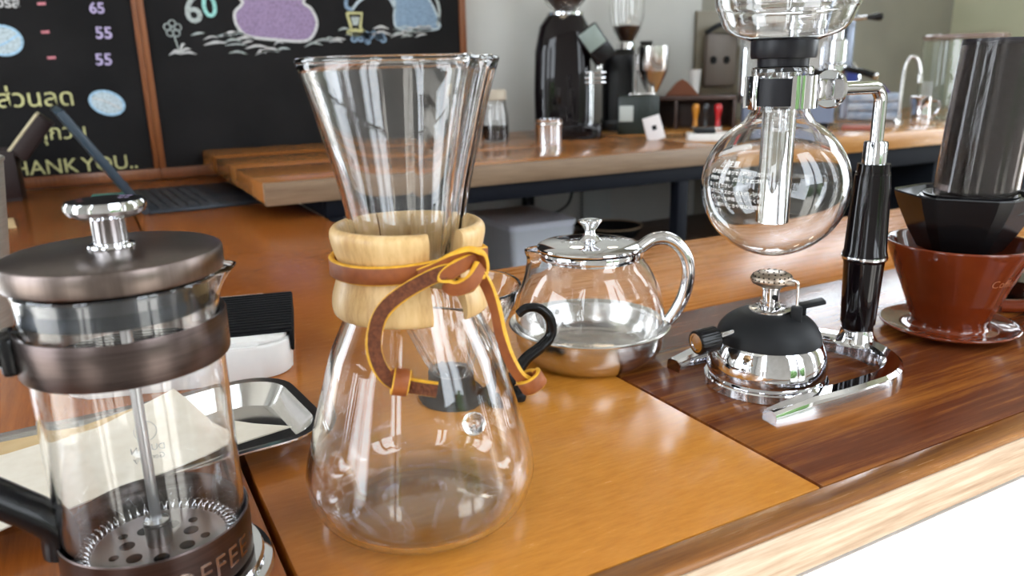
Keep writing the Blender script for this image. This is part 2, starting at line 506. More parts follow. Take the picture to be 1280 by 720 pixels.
Lk.new(nz.outputs['Fac'], a3.inputs[0]); Lk.new(a2.outputs[0], a3.inputs[2]); Lk.new(a3.outputs[0], mr.inputs['Value'])
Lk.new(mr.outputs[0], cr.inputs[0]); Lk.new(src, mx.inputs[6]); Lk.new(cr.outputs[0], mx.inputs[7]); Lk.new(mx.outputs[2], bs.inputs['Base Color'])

# ================================================================== pour-over carafe (hourglass glass with wooden collar)
COLLARW = wood('pale_collar_wood', (0.50, 0.28, 0.10), (0.68, 0.45, 0.20), (0.76, 0.54, 0.27), 'z', rough=0.42, coat=0.15, fine=420, broad=60, stretch=0.12, seed=4, mixf=0.55)
LEATHER = noisy('tan_leather', (0.21, 0.050, 0.009), (0.29, 0.078, 0.014), (150, 150, 150), rough=0.55, bump=0.15)
SUEDE = noisy('rough_suede', (0.085, 0.024, 0.010), (0.16, 0.048, 0.017), (600, 600, 600), rough=0.9, bump=0.6)
YEL = noisy('yellow_leather_edge', (0.62, 0.31, 0.015), (0.78, 0.42, 0.03), (300, 300, 300), rough=0.6)

cx_rot = -0.3579
ch = thing('glass_carafe', 'tall hourglass glass pour-over carafe with a pale wooden collar and leather tie', 'carafe', (0.1172, 0.31335, T), cx_rot)
op = smooth_prof([(0.0, 0.0045), (0.016, 0.0035), (0.030, 0.0008), (0.036, 0.0), (0.043, 0.0022), (0.0495, 0.0085), (0.0530, 0.0185), (0.0528, 0.027), (0.0500, 0.0385),
                  (0.0452, 0.0562), (0.0385, 0.0790), (0.0345, 0.0885), (0.0298, 0.0985), (0.0258, 0.1090), (0.0236, 0.1190), (0.0236, 0.1275), (0.0251, 0.1380), (0.0285, 0.1570), (0.0335, 0.1770), (0.0372, 0.1915), (0.0412, 0.2048)], 4)
SPA = -pi/2+radians(31)           # direction of the pouring channel
def spout_mod(r, z, th, k):
    d = (th-SPA+pi) % (2*pi)-pi
    if z < 0.118: return r
    a = min(1, (z-0.118)/0.02)
    return r+a*(0.0052*math.exp(-(d/0.17)**2)-0.0016*math.exp(-((abs(d)-0.38)/0.12)**2))
b = NB(); pf = shell(op, 0.0026)
lathe(b, pf, 128, rmod=spout_mod, closed=False)
gl = obj('glass_body', b, GLASS, ch, angle=60)
def rim_pts(n=128):
    return [((0.0412-0.0012+spout_mod(0, .2048, 2*pi*i/n, 0))*cos(2*pi*i/n), (0.0412-0.0012+spout_mod(0, .2048, 2*pi*i/n, 0))*sin(2*pi*i/n), 0.2060) for i in range(n)]
b = NB(); P = [Vector(p) for p in rim_pts()]
rings = []
for i, p in enumerate(P):
    rad = Vector((p.x, p.y, 0)).normalized()
    rings.append([p+rad*(0.0017*cos(2*pi*k/10))+Vector((0, 0, 0.0015*sin(2*pi*k/10))) for k in range(10)])
loft(b, rings, closed=True); obj('rim', b, GLASS, ch, angle=80)
b = NB(); bp = Vector((0.0235, -0.0425, 0.0600)); sphere(b, 0.0050, (0.0225, -0.0400, 0.0600), 20)
obj('measure_button', b, GLASS, ch, angle=80)
# collar: two halves with a gap at the channel and a hairline at the back
cp = smooth_prof([(0.0262, 0.1145), (0.0268, 0.1220), (0.0272, 0.1296), (0.0285, 0.1359), (0.0305, 0.1390), (0.0330, 0.1376), (0.0336, 0.1342), (0.0322, 0.1279), (0.0308, 0.1229),
                  (0.0318, 0.1170), (0.0340, 0.1098), (0.0347, 0.1048), (0.0340, 0.1014), (0.0325, 0.1010), (0.0318, 0.1052), (0.0290, 0.1098)], 3)
for a0, a1 in ((SPA+radians(10), SPA+radians(179)), (SPA+radians(181), SPA+radians(343))):
    b = NB(); lathe(b, cp, 48, a0, a1, closed=True); obj('wooden_collar', b, COLLARW, ch, angle=50)
# leather tie
def strap(name, P, wd, th, parent, hint=(0, 0, 1), hints=None, mats=None, smooth=8):
    b = NB(); ribbon(b, P, wd, th, smooth, hint, hints=hints)
    return obj(name, b, None, parent, angle=50, mats=mats or [LEATHER, YEL])
ring = []
for i in range(0, 27):
    a = SPA+radians(10)-i*radians(350/26)
    rr = 0.0333
    z = 0.1222+0.003*math.exp(-((i-0)/4.0)**2)+0.004*math.exp(-((i-26)/2.0)**2)
    ring.append((rr*cos(a), rr*sin(a), z))
tie = strap('leather_tie', ring, 0.0078, 0.0026, ch, smooth=4)
# the knot: crossing loops
strap('knot_loop', [(0.0040, -0.0350, 0.1230), (0.0105, -0.0375, 0.1260), (0.0170, -0.0390, 0.1300), (0.0232, -0.0375, 0.1330), (0.0272, -0.0350, 0.1305), (0.0280, -0.0345, 0.1240), (0.0240, -0.0375, 0.1195), (0.0180, -0.0405, 0.1195)], 0.0068, 0.0026, tie,
      hints=[(0, 0, 1), (0, 0, 1), (-.2, -.3, 1), (.1, -.9, .4), (1, -.5, 0), (1, -.6, 0), (0, -.5, 1), (0, 0, 1)])
strap('knot_loop', [(0.0290, -0.0290, 0.1275), (0.0240, -0.0370, 0.1290), (0.0185, -0.0405, 0.1275), (0.0130, -0.0415, 0.1235), (0.0165, -0.0430, 0.1195), (0.0235, -0.0420, 0.1215), (0.0275, -0.0380, 0.1270)], 0.0062, 0.0026, tie,
      hints=[(0, 0, 1), (0, 0, 1), (0, 0, 1), (-.6, 0, 1), (0, -.2, 1), (-.4, 0, 1), (0, 0, 1)])
strap('strap_tail', [(0.0190, -0.0400, 0.1262), (0.0100, -0.0412, 0.1250), (-0.0044, -0.0425, 0.1180), (-0.0125, -0.0442, 0.1105), (-0.0158, -0.0455, 0.0995), (-0.0138, -0.0470, 0.0900), (-0.0085, -0.0485, 0.0845), (0.0000, -0.0500, 0.0825), (0.0078, -0.0505, 0.0808)], 0.0062, 0.0028, tie,
      hints=[(0, .1, 1), (-.2, .2, 1), (-.5, .3, .8), (-.9, .2, .3), (-1, -.3, 0), (-.7, -.4, -.6), (-.2, -.2, -1), (0, 0, -1), (0, 0, -1)], mats=[SUEDE, YEL])
strap('strap_tail', [(0.0270, -0.0365, 0.1240), (0.0308, -0.0340, 0.1165), (0.0338, -0.0330, 0.1070), (0.0357, -0.0330, 0.0965), (0.0387, -0.0340, 0.0860), (0.0430, -0.0345, 0.0775), (0.0478, -0.0335, 0.0735)], 0.0050, 0.0028, tie,
      hints=[(1, 0, .2), (1, -.4, .2), (.8, -.6, 0), (.8, -.6, 0), (.8, -.5, .4), (.6, -.4, .8), (.4, -.3, 1)])
def end_knot(c, s, tilt):
    b = NB(); P = []
    for i in range(15):
        a = 2*pi*i/13
        P.append((c[0]+s*0.0042*cos(a)*cos(tilt)+0.0015*(i/14-.5), c[1]+s*0.0046*sin(a), c[2]+s*0.0042*cos(a)*sin(tilt)+0.0005*i/14))
    ribbon(b, P, 0.0066, 0.0022, 3, (sin(-tilt), 0, cos(tilt)) if abs(tilt) < .5 else (cos(tilt+pi/2), 0, sin(tilt+pi/2)))
    obj('end_knot', b, None, tie, angle=50, mats=[LEATHER, YEL])
end_knot((-0.0065, -0.0490, 0.0842), 1.0, pi/2-0.2)
end_knot((0.0478, -0.0335, 0.0740), 1.05, 0.5)

# ================================================================== french press
fp = thing('french_press', 'small french press with bronze metal bands, clear glass beaker and round chrome knob', 'french press', (0.0026, 0.3156, T), -0.0084)
b = NB(); lathe(b, [(0.0300, 0.0), (0.0425, 0.0), (0.0438, 0.0018), (0.0430, 0.0036), (0.0405, 0.0042), (0.0300, 0.0042)], 64, closed=True); obj('base_ring', b, CHROME, fp)
b = NB(); lathe(b, [(0.0300, 0.0044), (0.0390, 0.0044), (0.0400, 0.0062), (0.0392, 0.0080), (0.0300, 0.0080)], 64, closed=True); obj('base_ring', b, CHROME, fp)
b = NB(); lathe(b, [(0.0, 0.0085), (0.0340, 0.0085), (0.0358, 0.0095), (0.0360, 0.0300), (0.0356, 0.0305), (0.0350, 0.0300), (0.0348, 0.0105), (0.0, 0.0105)], 96)
lowb = obj('lower_band', b, BRONZE, fp)
# beaker
bo = smooth_prof([(0.0, 0.0115), (0.026, 0.0115), (0.0325, 0.0140), (0.0343, 0.0200), (0.0343, 0.060), (0.0343, 0.112), (0.0345, 0.1215), (0.0352, 0.1298)], 5)
def beak(r, z, th, k):
    if z < 0.1155: return r
    a = ((z-0.1155)/0.0143); d = (th+pi/2-radians(88)+pi) % (2*pi)-pi
    return r+a*a*0.0072*math.exp(-(d/0.20)**2)
b = NB(); lathe(b, shell(bo, 0.0017), 112, rmod=beak); obj('glass_beaker', b, GLASS, fp, angle=60)
# upper band with split clasp
b = NB(); lathe(b, [(0.0347, 0.0990), (0.0362, 0.0985), (0.0366, 0.0993), (0.0366, 0.1142), (0.0362, 0.1150), (0.0347, 0.1145)], 96, closed=True); obj('upper_band', b, BRONZE, fp)
# vertical struts of the frame are on the far side, beside the handle
# lid
b = NB(); lathe(b, [(0.0, 0.1345), (0.0366, 0.1345), (0.0366, 0.1318), (0.0376, 0.1316), (0.0380, 0.1324), (0.0380, 0.1386), (0.0375, 0.1398), (0.0364, 0.1403), (0.0100, 0.1418), (0.0, 0.1420)], 96); lid = obj('lid', b, BRONZE_LID, fp, angle=30)
b = NB(); lathe(b, [(0.0330, 0.1345), (0.0330, 0.1190), (0.0322, 0.1185), (0.0318, 0.1190), (0.0318, 0.1345)], 72, closed=True); obj('inner_collar', b, mat('dark_collar_metal', (0.06, 0.065, 0.075), 0.25, metal=1.0), lid)
b = NB(); lathe(b, [(0.0, 0.1412), (0.0078, 0.1412), (0.0082, 0.1421), (0.0080, 0.1429), (0.0066, 0.1435), (0.0, 0.1435)], 32); obj('collar_ring', b, CHROME, lid)
b = NB(); lathe(b, [(0.0, 0.1425), (0.0058, 0.1425), (0.0060, 0.1520), (0.0070, 0.1540), (0.0, 0.1540)], 32); obj('knob_post', b, CHROME, fp)
b = NB()
prof = [(0.0, 0.1532), (0.0105, 0.1532), (0.0128, 0.1545), (0.0136, 0.1560), (0.0136, 0.1578), (0.0130, 0.1590), (0.0, 0.1594)]
lathe(b, prof, 64, rmod=lambda r, z, th, k: r*(1+0.012*cos(16*th)) if 0.0130 < r < 0.014 else r); obj('knob', b, CHROME, fp, angle=25)
b = NB(); cyl(b, 0.0021, 0.124, 16, Tr(0, 0, 0.0165)); obj('plunger_rod', b, mat('satin_steel', (0.55, 0.56, 0.58), 0.38, metal=1.0), fp)
b = NB(); lathe(b, [(0.0, 0.0165), (0.0050, 0.0165), (0.0050, 0.0270), (0.0, 0.0270)], 24); obj('rod_nut', b, DARKMETAL, fp)
b = NB(); lathe(b, [(0.0021, 0.0270), (0.0052, 0.0270), (0.0048, 0.0284), (0.0021, 0.0290)], 24, closed=True); obj('nut_collar', b, CHROME, fp)
# filter: plate with holes and spiral edge spring
b = NB(); lathe(b, [(0.0, 0.0165), (0.0255, 0.0165), (0.0262, 0.0172), (0.0255, 0.0180), (0.0, 0.0180)], 64); fil = obj('filter_plate', b, mat('filter_steel', (0.36, 0.33, 0.32), 0.32, metal=1.0), fp)
for k in range(14):
    a = 2*pi*k/14+0.2; rr = 0.0175 if k % 2 else 0.0125; hr = 0.0030 if k % 2 == 0 else 0.0019
    b = NB(); cyl(b, hr, 0.0003, 16, Tr(rr*cos(a), rr*sin(a), 0.0179)); obj('filter_hole', b, HOLE, fil)
b = NB(); P = []
turns = 56
for i in range(turns*8+1):
    a = 2*pi*i/(turns*8); c = 2*pi*i/8
    rr = 0.0287+0.0030*cos(c)
    P.append(Vector((rr*cos(a), rr*sin(a), 0.0180+0.0030*sin(c))))
tube(b, P, 0.00042, 5); obj('edge_spring', b, CHROME, fil, angle=80)
b = NB(); lathe(b, [(0.0, 0.0122), (0.0300, 0.0122), (0.0312, 0.0132), (0.0300, 0.0142), (0.0, 0.0142)], 48); obj('filter_screen', b, DARKMETAL, fil)
# embossed COFFEE on the lower band
EMB = mat('embossed_bronze', (0.42, 0.36, 0.33), 0.25, metal=1.0)
def on_band(p):
    a = -pi/2+radians(-14)+(p.x)/0.0362
    return Vector(((0.03615+p.z)*cos(a), (0.03615+p.z)*sin(a), 0.0140+p.y))
text_obj('embossed_lettering', 'COFFEE ·', 0.0122, EMB, fp, on_band, extrude=0.0002, spacing=1.12)
# maker's print seen from behind through the glass (on the far side of the beaker, reads from outside)
PRINT = mat('white_print', (0.93, 0.93, 0.93), 0.6)
def on_beaker(p):
    a = pi/2-radians(2)+p.x/0.0345
    return Vector((0.03445*cos(a), 0.03445*sin(a), 0.0435+p.y))
for body, dz, s in (('DURAN', 0.0, 0.0042), ('Germany', -0.0040, 0.0036)):
    text_obj('maker_print', body, s, PRINT, fp, lambda p, dz=dz: on_beaker(Vector((p.x, p.y+dz, p.z))), align='CENTER')
b = NB()
for i in range(28):
    a0, a1 = 2*pi*i/28, 2*pi*(i+1)/28
    q = [on_beaker(Vector((r*cos(a), 0.0095+r*sin(a), 0))) for r, a in ((0.0048, a0), (0.0048, a1), (0.0045, a1), (0.0045, a0))]
    b.faces.new([b.verts.new(v) for v in q])
obj('maker_stamp', b, PRINT, fp)
# handle
hp = [(-0.0345, 0, 0.1085), (-0.052, 0, 0.1095), (-0.068, 0, 0.1080), (-0.0760, 0, 0.0960), (-0.0740, 0, 0.0790), (-0.062, 0, 0.0635), (-0.0480, 0, 0.0505), (-0.0350, 0, 0.0370), (-0.0342, 0, 0.0250)]
b = NB(); tube(b, hp, 0.0065, 14, 6, ry=0.0085, hint=(0, 0, 1)); obj('handle', b, BLACK, fp)
b = NB(); box(b, -0.0405, -0.0350, -0.009, 0.009, 0.1005, 0.1150, 0.002); obj('handle_clasp', b, BLACK, fp)

# ================================================================== glass teapot
tp = thing('teapot', 'squat clear glass teapot with steel base, domed steel lid and looped chrome handle', 'teapot', (0.2986, 0.4404, T), -0.5957)
b = NB(); lathe(b, smooth_prof([(0.0, 0.0006), (0.030, 0.0006), (0.0400, 0.0), (0.0465, 0.0040), (0.0515, 0.0110), (0.0528, 0.0190), (0.0530, 0.0245)], 4)+[(0.0575, 0.0262), (0.0578, 0.0270), (0.0570, 0.0277), (0.0550, 0.0272), (0.0520, 0.0262), (0.0505, 0.0190), (0.0480, 0.0100), (0.042, 0.0050), (0.0, 0.0040)], 96)
obj('steel_base', b, STEEL, tp, angle=40)
tg = smooth_prof([(0.0, 0.0052), (0.038, 0.0054), (0.0460, 0.0100), (0.0500, 0.0190), (0.0525, 0.0275), (0.0530, 0.0340), (0.0515, 0.0450), (0.0480, 0.0560), (0.0425, 0.0665), (0.0380, 0.0725), (0.0358, 0.0765), (0.0360, 0.0800)], 4)
def tspout(r, z, th, k):
    if z < 0.055: return r
    a = min(1.0, (z-0.055)/0.022); d = (th-pi+pi) % (2*pi)-pi
    return r+a*a*0.0100*math.exp(-(d/0.26)**2)
b = NB(); lathe(b, shell(tg, 0.0016), 96, rmod=tspout); obj('glass_body', b, GLASS, tp, angle=60)
b = NB(); lathe(b, [(0.0330, 0.0740), (0.0338, 0.0740), (0.0338, 0.0812), (0.0368, 0.0816), (0.0372, 0.0824), (0.0366, 0.0834), (0.0340, 0.0846), (0.0240, 0.0862), (0.0100, 0.0870), (0.0, 0.0872), (0.0, 0.0862), (0.0240, 0.0850), (0.0330, 0.0832)], 96); tl = obj('lid', b, CHROME, tp, angle=30)
b = NB(); lathe(b, smooth_prof([(0.0, 0.0868), (0.0082, 0.0868), (0.0065, 0.0885), (0.0040, 0.0915), (0.0040, 0.0940), (0.0062, 0.0975), (0.0082, 0.0998), (0.0080, 0.1010), (0.0060, 0.1014), (0.0, 0.1010)], 4), 40); obj('lid_knob', b, CHROME, tl, angle=40)
b = NB(); lathe(b, [(0.0362, 0.0762), (0.0370, 0.0762), (0.0374, 0.0790), (0.0370, 0.0806), (0.0362, 0.0806)], 96, radians(-152), radians(152), closed=True); obj('neck_band', b, CHROME, tp, angle=30)
b = NB(); tube(b, [(0.0350, 0, 0.0815), (0.0430, 0, 0.0868), (0.0520, 0, 0.0880), (0.0605, 0, 0.0835), (0.0668, 0, 0.0740), (0.0686, 0, 0.0610), (0.0660, 0, 0.0475), (0.0610, 0, 0.0360), (0.0562, 0, 0.0285)],
                lambda s: 0.0048-0.0008*abs(s-.4), 18, 7, ry=lambda s: 0.0072-0.0022*s, hint=(0, 0, 1)); obj('handle', b, CHROME, tp, angle=60)

# ================================================================== glass cone dripper behind the carafe
vd = thing('glass_dripper', 'ribbed clear glass cone dripper with black hooked handle behind the hourglass carafe', 'coffee dripper', (0.1882, 0.4290, T), -0.4134)
vo = [(0.0110, 0.0160), (0.0140, 0.0165), (0.0200, 0.0260), (0.0300, 0.0460), (0.0400, 0.0660), (0.0428, 0.0725)]
def ribs(r, z, th, k):
    return r+0.0009*max(0, sin(14*th+z*90))**3*(1 if 0.018 < z < 0.066 else 0)
pf = vo+[(0.0425, 0.0735), (0.0415, 0.0728), (0.0380, 0.0660), (0.0280, 0.0465), (0.0180, 0.0270), (0.0110, 0.0180)]
vs_ = []
for (a, c) in zip(pf, pf[1:]+pf[:1]):
    k = 6 if abs(a[1]-c[1]) > 0.006 else 1
    for i in range(k): vs_.append((a[0]+(c[0]-a[0])*i/k, a[1]+(c[1]-a[1])*i/k))
b = NB(); lathe(b, vs_, 112, rmod=ribs, closed=True); obj('glass_cone', b, GLASS, vd, angle=50)
b = NB(); lathe(b, [(0.0150, 0.0), (0.0245, 0.0), (0.0255, 0.0015), (0.0250, 0.0040), (0.0180, 0.0060), (0.0175, 0.0170), (0.0145, 0.0155), (0.0120, 0.0060), (0.0120, 0.0)], 64, closed=True); obj('black_base', b, BLACK, vd, angle=40)
b = NB(); tube(b, [(0.0200, -0.0120, 0.0040), (0.0330, -0.0110, 0.0110), (0.0440, -0.0060, 0.0235), (0.0540, -0.0030, 0.0300), (0.0612, 0.0, 0.0370), (0.0610, 0.0, 0.0480), (0.0545, 0.0, 0.0552), (0.0460, 0.0, 0.0560), (0.0405, 0.0, 0.0520)],
                lambda s: 0.0040-0.0012*s, 14, 7, ry=lambda s: 0.0055-0.0020*s); obj('handle', b, BLACK, vd, angle=60)
b = NB(); box(b, 0.0250, 0.0430, -0.0230, -0.0080, 0.0005, 0.0080, 0.0028); obj('handle_foot', b, BLACK, vd)

# ================================================================== butane burner
bu = thing('butane_burner', 'small dome shaped butane burner with black top and mirror chrome body', 'burner', (0.3705, 0.3406, T), -0.8316)
b = NB(); lathe(b, [(0.0, 0.0), (0.0385, 0.0), (0.0392, 0.0008), (0.0392, 0.0058), (0.0386, 0.0066), (0.0370, 0.0068), (0.0, 0.0068)], 80); obj('base_plate', b, CHROME, bu)
b = NB(); lathe(b, smooth_prof([(0.0360, 0.0066), (0.0374, 0.0100), (0.0378, 0.0150), (0.0368, 0.0220), (0.0345, 0.0285), (0.0330, 0.0312)], 4)+[(0.0, 0.0312)], 80); obj('chrome_body', b, CHROME, bu, angle=40)
b = NB(); lathe(b, [(0.0, 0.0310), (0.0334, 0.0310)]+smooth_prof([(0.0334, 0.0318), (0.0310, 0.0385), (0.0262, 0.0442), (0.0190, 0.0485), (0.0130, 0.0502)], 4)+[(0.0, 0.0502)], 80); obj('black_dome', b, BLACKM, bu, angle=40)
b = NB(); lathe(b, [(0.0, 0.0502), (0.0132, 0.0502), (0.0132, 0.0510), (0.0126, 0.0514), (0.0, 0.0514)], 48); obj('top_disc', b, STEEL, bu)
for k in range(10):
    a = 2*pi*k/10
    b = NB(); cyl(b, 0.0009, 0.0002, 8, Tr(0.0102*cos(a), 0.0102*sin(a), 0.0513)); obj('vent_hole', b, HOLE, bu)
b = NB(); lathe(b, [(0.0, 0.0514), (0.0066, 0.0514), (0.0066, 0.0530), (0.0056, 0.0534), (0.0056, 0.0550), (0.0062, 0.0552), (0.0062, 0.0560), (0.0055, 0.0563), (0.0055, 0.0640), (0.0062, 0.0645), (0.0062, 0.0660), (0.0, 0.0660)], 36); st = obj('burner_stem', b, CHROME, bu)
b = NB(); cyl(b, 0.0017, 0.0004, 16, Tr(0.0024, -0.0050, 0.0598) @ axis_to((0.43, -0.9, 0))); obj('air_hole', b, HOLE, st)
HEADM = noisy('heat_stained_steel', (0.42, 0.33, 0.26), (0.52, 0.44, 0.36), (300, 300, 300), rough=0.35, metal=1.0)
b = NB(); lathe(b, [(0.0, 0.0655), (0.0065, 0.0655), (0.0120, 0.0682), (0.0130, 0.0700), (0.0127, 0.0720), (0.0105, 0.0742), (0.0060, 0.0755), (0.0, 0.0758)], 48); hd = obj('burner_head', b, HEADM, bu, angle=45)
for rr, z, n, sl in ((0.0128, 0.0711, 26, 1.1), (0.0117, 0.0732, 22, .8), (0.0085, 0.0749, 14, .4), (0.0045, 0.0757, 7, .1)):
    for k in range(n):
        a = 2*pi*(k+.5*(n % 4))/n
        b = NB(); cyl(b, 0.00055, 0.0003, 6, Tr(rr*cos(a), rr*sin(a), z) @ axis_to((sin(sl)*cos(a), sin(sl)*sin(a), cos(sl)))); obj('flame_hole', b, HOLE, hd)
b = NB(); box(b, 0.0125, 0.0195, -0.0125, -0.0045, 0.0440, 0.0560, 0.0016); ig = obj('igniter_post', b, BLACKM, bu)
b = NB(); tube(b, [(0.0160, -0.0085, 0.0555), (0.0158, -0.0085, 0.0690), (0.0150, -0.0080, 0.0716), (0.0125, -0.0068, 0.0722)], 0.0009, 8, 4); obj('igniter_wire', b, STEEL, ig)
b = NB(); box(b, 0.0080, 0.0140, -0.0100, -0.0050, 0.0690, 0.0715, 0.0006); obj('igniter_clip', b, HEADM, ig)
b = NB(); box(b, -0.008, 0.008, -0.005, 0.005, -0.0014, 0.0014, 0.001, M=Tr(0.0248, 0.0005, 0.0560) @ Ry(-0.25) @ Rz(0.2)); box(b, -0.0015, 0.0015, -0.003, 0.003, -0.006, 0, 0.0006, M=Tr(0.0205, 0, 0.0545)); obj('ignition_lever', b, BLACKM, bu)
# gas valve rod and ribbed knob, sticking out to the left front
vd_ = Vector((-0.0281, -0.0260, -0.0028)).normalized()
p0 = Vector((-0.0140, -0.0140, 0.0396))
b = NB(); cyl(b, 0.0022, 0.026, 16, Tr(*p0) @ axis_to(vd_)); obj('valve_rod', b, CHROME, bu)
b = NB(); prof = [(0.0, 0.0), (0.0052, 0.0), (0.0066, 0.0008), (0.0080, 0.0022), (0.0080, 0.0150), (0.0074, 0.0162), (0.0062, 0.0162), (0.0062, 0.0156), (0.0, 0.0156)]
lathe(b, prof, 72, rmod=lambda r, z, th, k: r*(1-0.05*(0.5+0.5*cos(24*th))) if r > 0.0078 else r)
bmesh.ops.transform(b, matrix=Tr(*(p0+vd_*0.0215)) @ axis_to(vd_), verts=b.verts[:]); kn = obj('valve_knob', b, BLACK, bu, angle=30)
b = NB(); lathe(b, [(0.0048, 0.0157), (0.0061, 0.0157), (0.0061, 0.0165), (0.0048, 0.0165)], 32, closed=True); cyl(b, 0.0046, 0.0004, 24, Tr(0, 0, 0.0157)); bmesh.ops.transform(b, matrix=Tr(*(p0+vd_*0.0215)) @ axis_to(vd_), verts=b.verts[:]); obj('knob_cap', b, CHROME, kn)

# ================================================================== siphon brewer
GX, GY = 0.3647, 0.3385          # axis of globe and bowl
HX, HY = 0.4640, 0.3452          # axis of the grip
sy = thing('siphon_brewer', 'tall vacuum siphon coffee brewer with round glass globe, chrome clamp and black grip', 'siphon', (GX, GY, T), 0)
gx, gy = HX-GX, HY-GY
# U-shaped stand
CL = []
ccx, ccy, rx, ry_ = 0.413-GX, 0.3405-GY, 0.0505, 0.0500
CL.append((0.3265-GX, 0.2945-GY)); CL.append((0.350-GX, 0.2920-GY)); CL.append((0.380-GX, 0.2900-GY))
for i in range(0, 17):
    a = -pi/2+pi*i/16
    CL.append((ccx+rx*cos(a), ccy+ry_*sin(a)))
CL += [(0.390-GX, 0.3915-GY), (0.360-GX, 0.3900-GY), (0.333-GX, 0.3880-GY)]
P = catmull([(x, y, 0) for x, y in CL], 5)
b = NB(); rings = []
m = len(P)
for i, p in enumerate(P):
    t = (P[min(i+1, m-1)]-P[max(i-1, 0)]).normalized(); nn = Vector((-t.y, t.x, 0))
    e = min(i, m-1-i)/6.0
    s = min(1.0, 0.62+0.38*e)
    W, Hh = 0.0074*(0.80+0.20*min(1, e)), 0.0130*s
    rings.append([p+nn*a*W+Vector((0, 0, c*Hh)) for a, c in ((-1, 0), (-1, .55), (-.86, .85), (-.55, 1), (.55, 1), (.86, .85), (1, .55), (1, 0))])
loft(b, rings); obj('stand_foot', b, CHROME, sy, angle=25)
b = NB(); lathe(b, smooth_prof([(0.0, 0.0095), (0.0150, 0.0095), (0.0140, 0.0110), (0.0118, 0.0150), (0.0108, 0.0185), (0.0106, 0.0200)], 4)+[(0, 0.02)], 40, cx=gx, cy_=gy); obj('grip_socket', b, CHROME, sy)
b = NB(); lathe(b, [(0, 0.0195), (0.0104, 0.0195), (0.0106, 0.0240), (0.0116, 0.0242), (0.0134, 0.0690), (0.0146, 0.0705), (0.0148, 0.0715)]+[(0.0, 0.0715)], 40, cx=gx, cy_=gy); obj('grip_lower', b, BLACKG, sy, angle=25)
b = NB(); lathe(b, [(0, 0.0712), (0.0150, 0.0712), (0.0152, 0.0722), (0.0150, 0.0732), (0, 0.0732)], 40, cx=gx, cy_=gy); obj('grip_ring', b, CHROME, sy)
b = NB(); lathe(b, [(0, 0.0730), (0.0148, 0.0730), (0.0146, 0.0750), (0.0138, 0.0770), (0.0122, 0.1190), (0.0113, 0.1290), (0.0110, 0.1292), (0.0110, 0.1308), (0.0106, 0.1310), (0.0104, 0.1365), (0, 0.1365)], 40, cx=gx, cy_=gy); obj('grip_upper', b, BLACKG, sy, angle=25)
b = NB(); lathe(b, [(0, 0.1362), (0.0078, 0.1362), (0.0078, 0.1500), (0.0072, 0.1512), (0, 0.1512)], 32, cx=gx, cy_=gy); obj('pipe_collar', b, CHROME, sy)
d2 = Vector((-gx, -gy, 0)).normalized()
zp = 0.1865
pp = [Vector((gx, gy, 0.1500)), Vector((gx, gy, 0.1700)), Vector((gx, gy, zp-0.0100))]
for i in range(1, 7):
    a = pi/2*i/6; pp.append(Vector((gx, gy, zp-0.0100))+d2*(0.0100*(1-cos(a)))+Vector((0, 0, 0.0100*sin(a))))
pp.append(Vector((gx, gy, zp))+d2*0.055)
b = NB(); tube(b, pp, 0.0043, 18); obj('support_pipe', b, CHROME, sy, angle=60)
# thumb screw disc, bracket and clamp band
e0 = Vector((gx, gy, 0)); L_ = e0.length
ux = e0.normalized(); uy = Vector((-ux.y, ux.x, 0))
MB_ = Matrix(((ux.x, uy.x, 0, 0), (ux.y, uy.y, 0, 0), (0, 0, 1, 0), (0, 0, 0, 1)))     # local x runs from globe to grip
b = NB(); cyl(b, 0.0118, 0.0035, 40, MB_ @ Tr(0.0440, 0, zp) @ Ry(pi/2), bev=0.0008); obj('thumb_disc', b, CHROME, sy, angle=30)
b = NB(); box(b, 0.0185, 0.0445, -0.0050, 0.0050, zp-0.0065, zp+0.0065, 0.002, M=MB_); obj('clamp_bracket', b, CHROME, sy)
a_g = atan2(gy, gx)
b = NB(); lathe(b, [(0.0196, zp-0.0095), (0.0212, zp-0.0095), (0.0212, zp+0.0088), (0.0196, zp+0.0088)], 64, a_g-radians(125), a_g+radians(135), closed=True); cb = obj('clamp_band', b, CHROME, sy, angle=30)
for a in (-48, -36, -24):
    aa = a_g+radians(a-20)
    b = NB(); box(b, 0.0205, 0.0214, -0.0013, 0.0013, zp-0.0045, zp+0.0040, 0.0002, M=Rz(aa)); obj('clamp_slot', b, DARKMETAL, cb)
b = NB(); box(b, 0.0195, 0.0212, -0.0035, 0.0035, zp-0.0100, zp+0.0092, 0.0006, M=Rz(a_g+radians(170))); obj('clamp_jaw', b, CHROME, sy)
b = NB(); lathe(b, [(0.0176, zp-0.008), (0.0194, zp-0.008), (0.0194, zp+0.0075), (0.0176, zp+0.0075)], 64, closed=True); obj('clamp_lining', b, RUBBER, sy)
# lower globe
gp_ = []
GZ, GR = 0.1310, 0.0438
for i in range(0, 23):
    a = -pi/2+(pi*0.845)*i/22
    gp_.append((GR*cos(a), GZ+GR*sin(a)*0.985))
gp_[0] = (0.0, GZ-GR*0.985)
gp_ += smooth_prof([(0.0192, 0.1715), (0.0172, 0.1750), (0.0168, 0.1800), (0.0168, 0.1930), (0.0176, 0.1972), (0.0172, 0.2000)], 3)
b = NB(); lathe(b, shell(gp_, 0.0012), 96); gb = obj('glass_globe', b, GLASS, sy, angle=60)
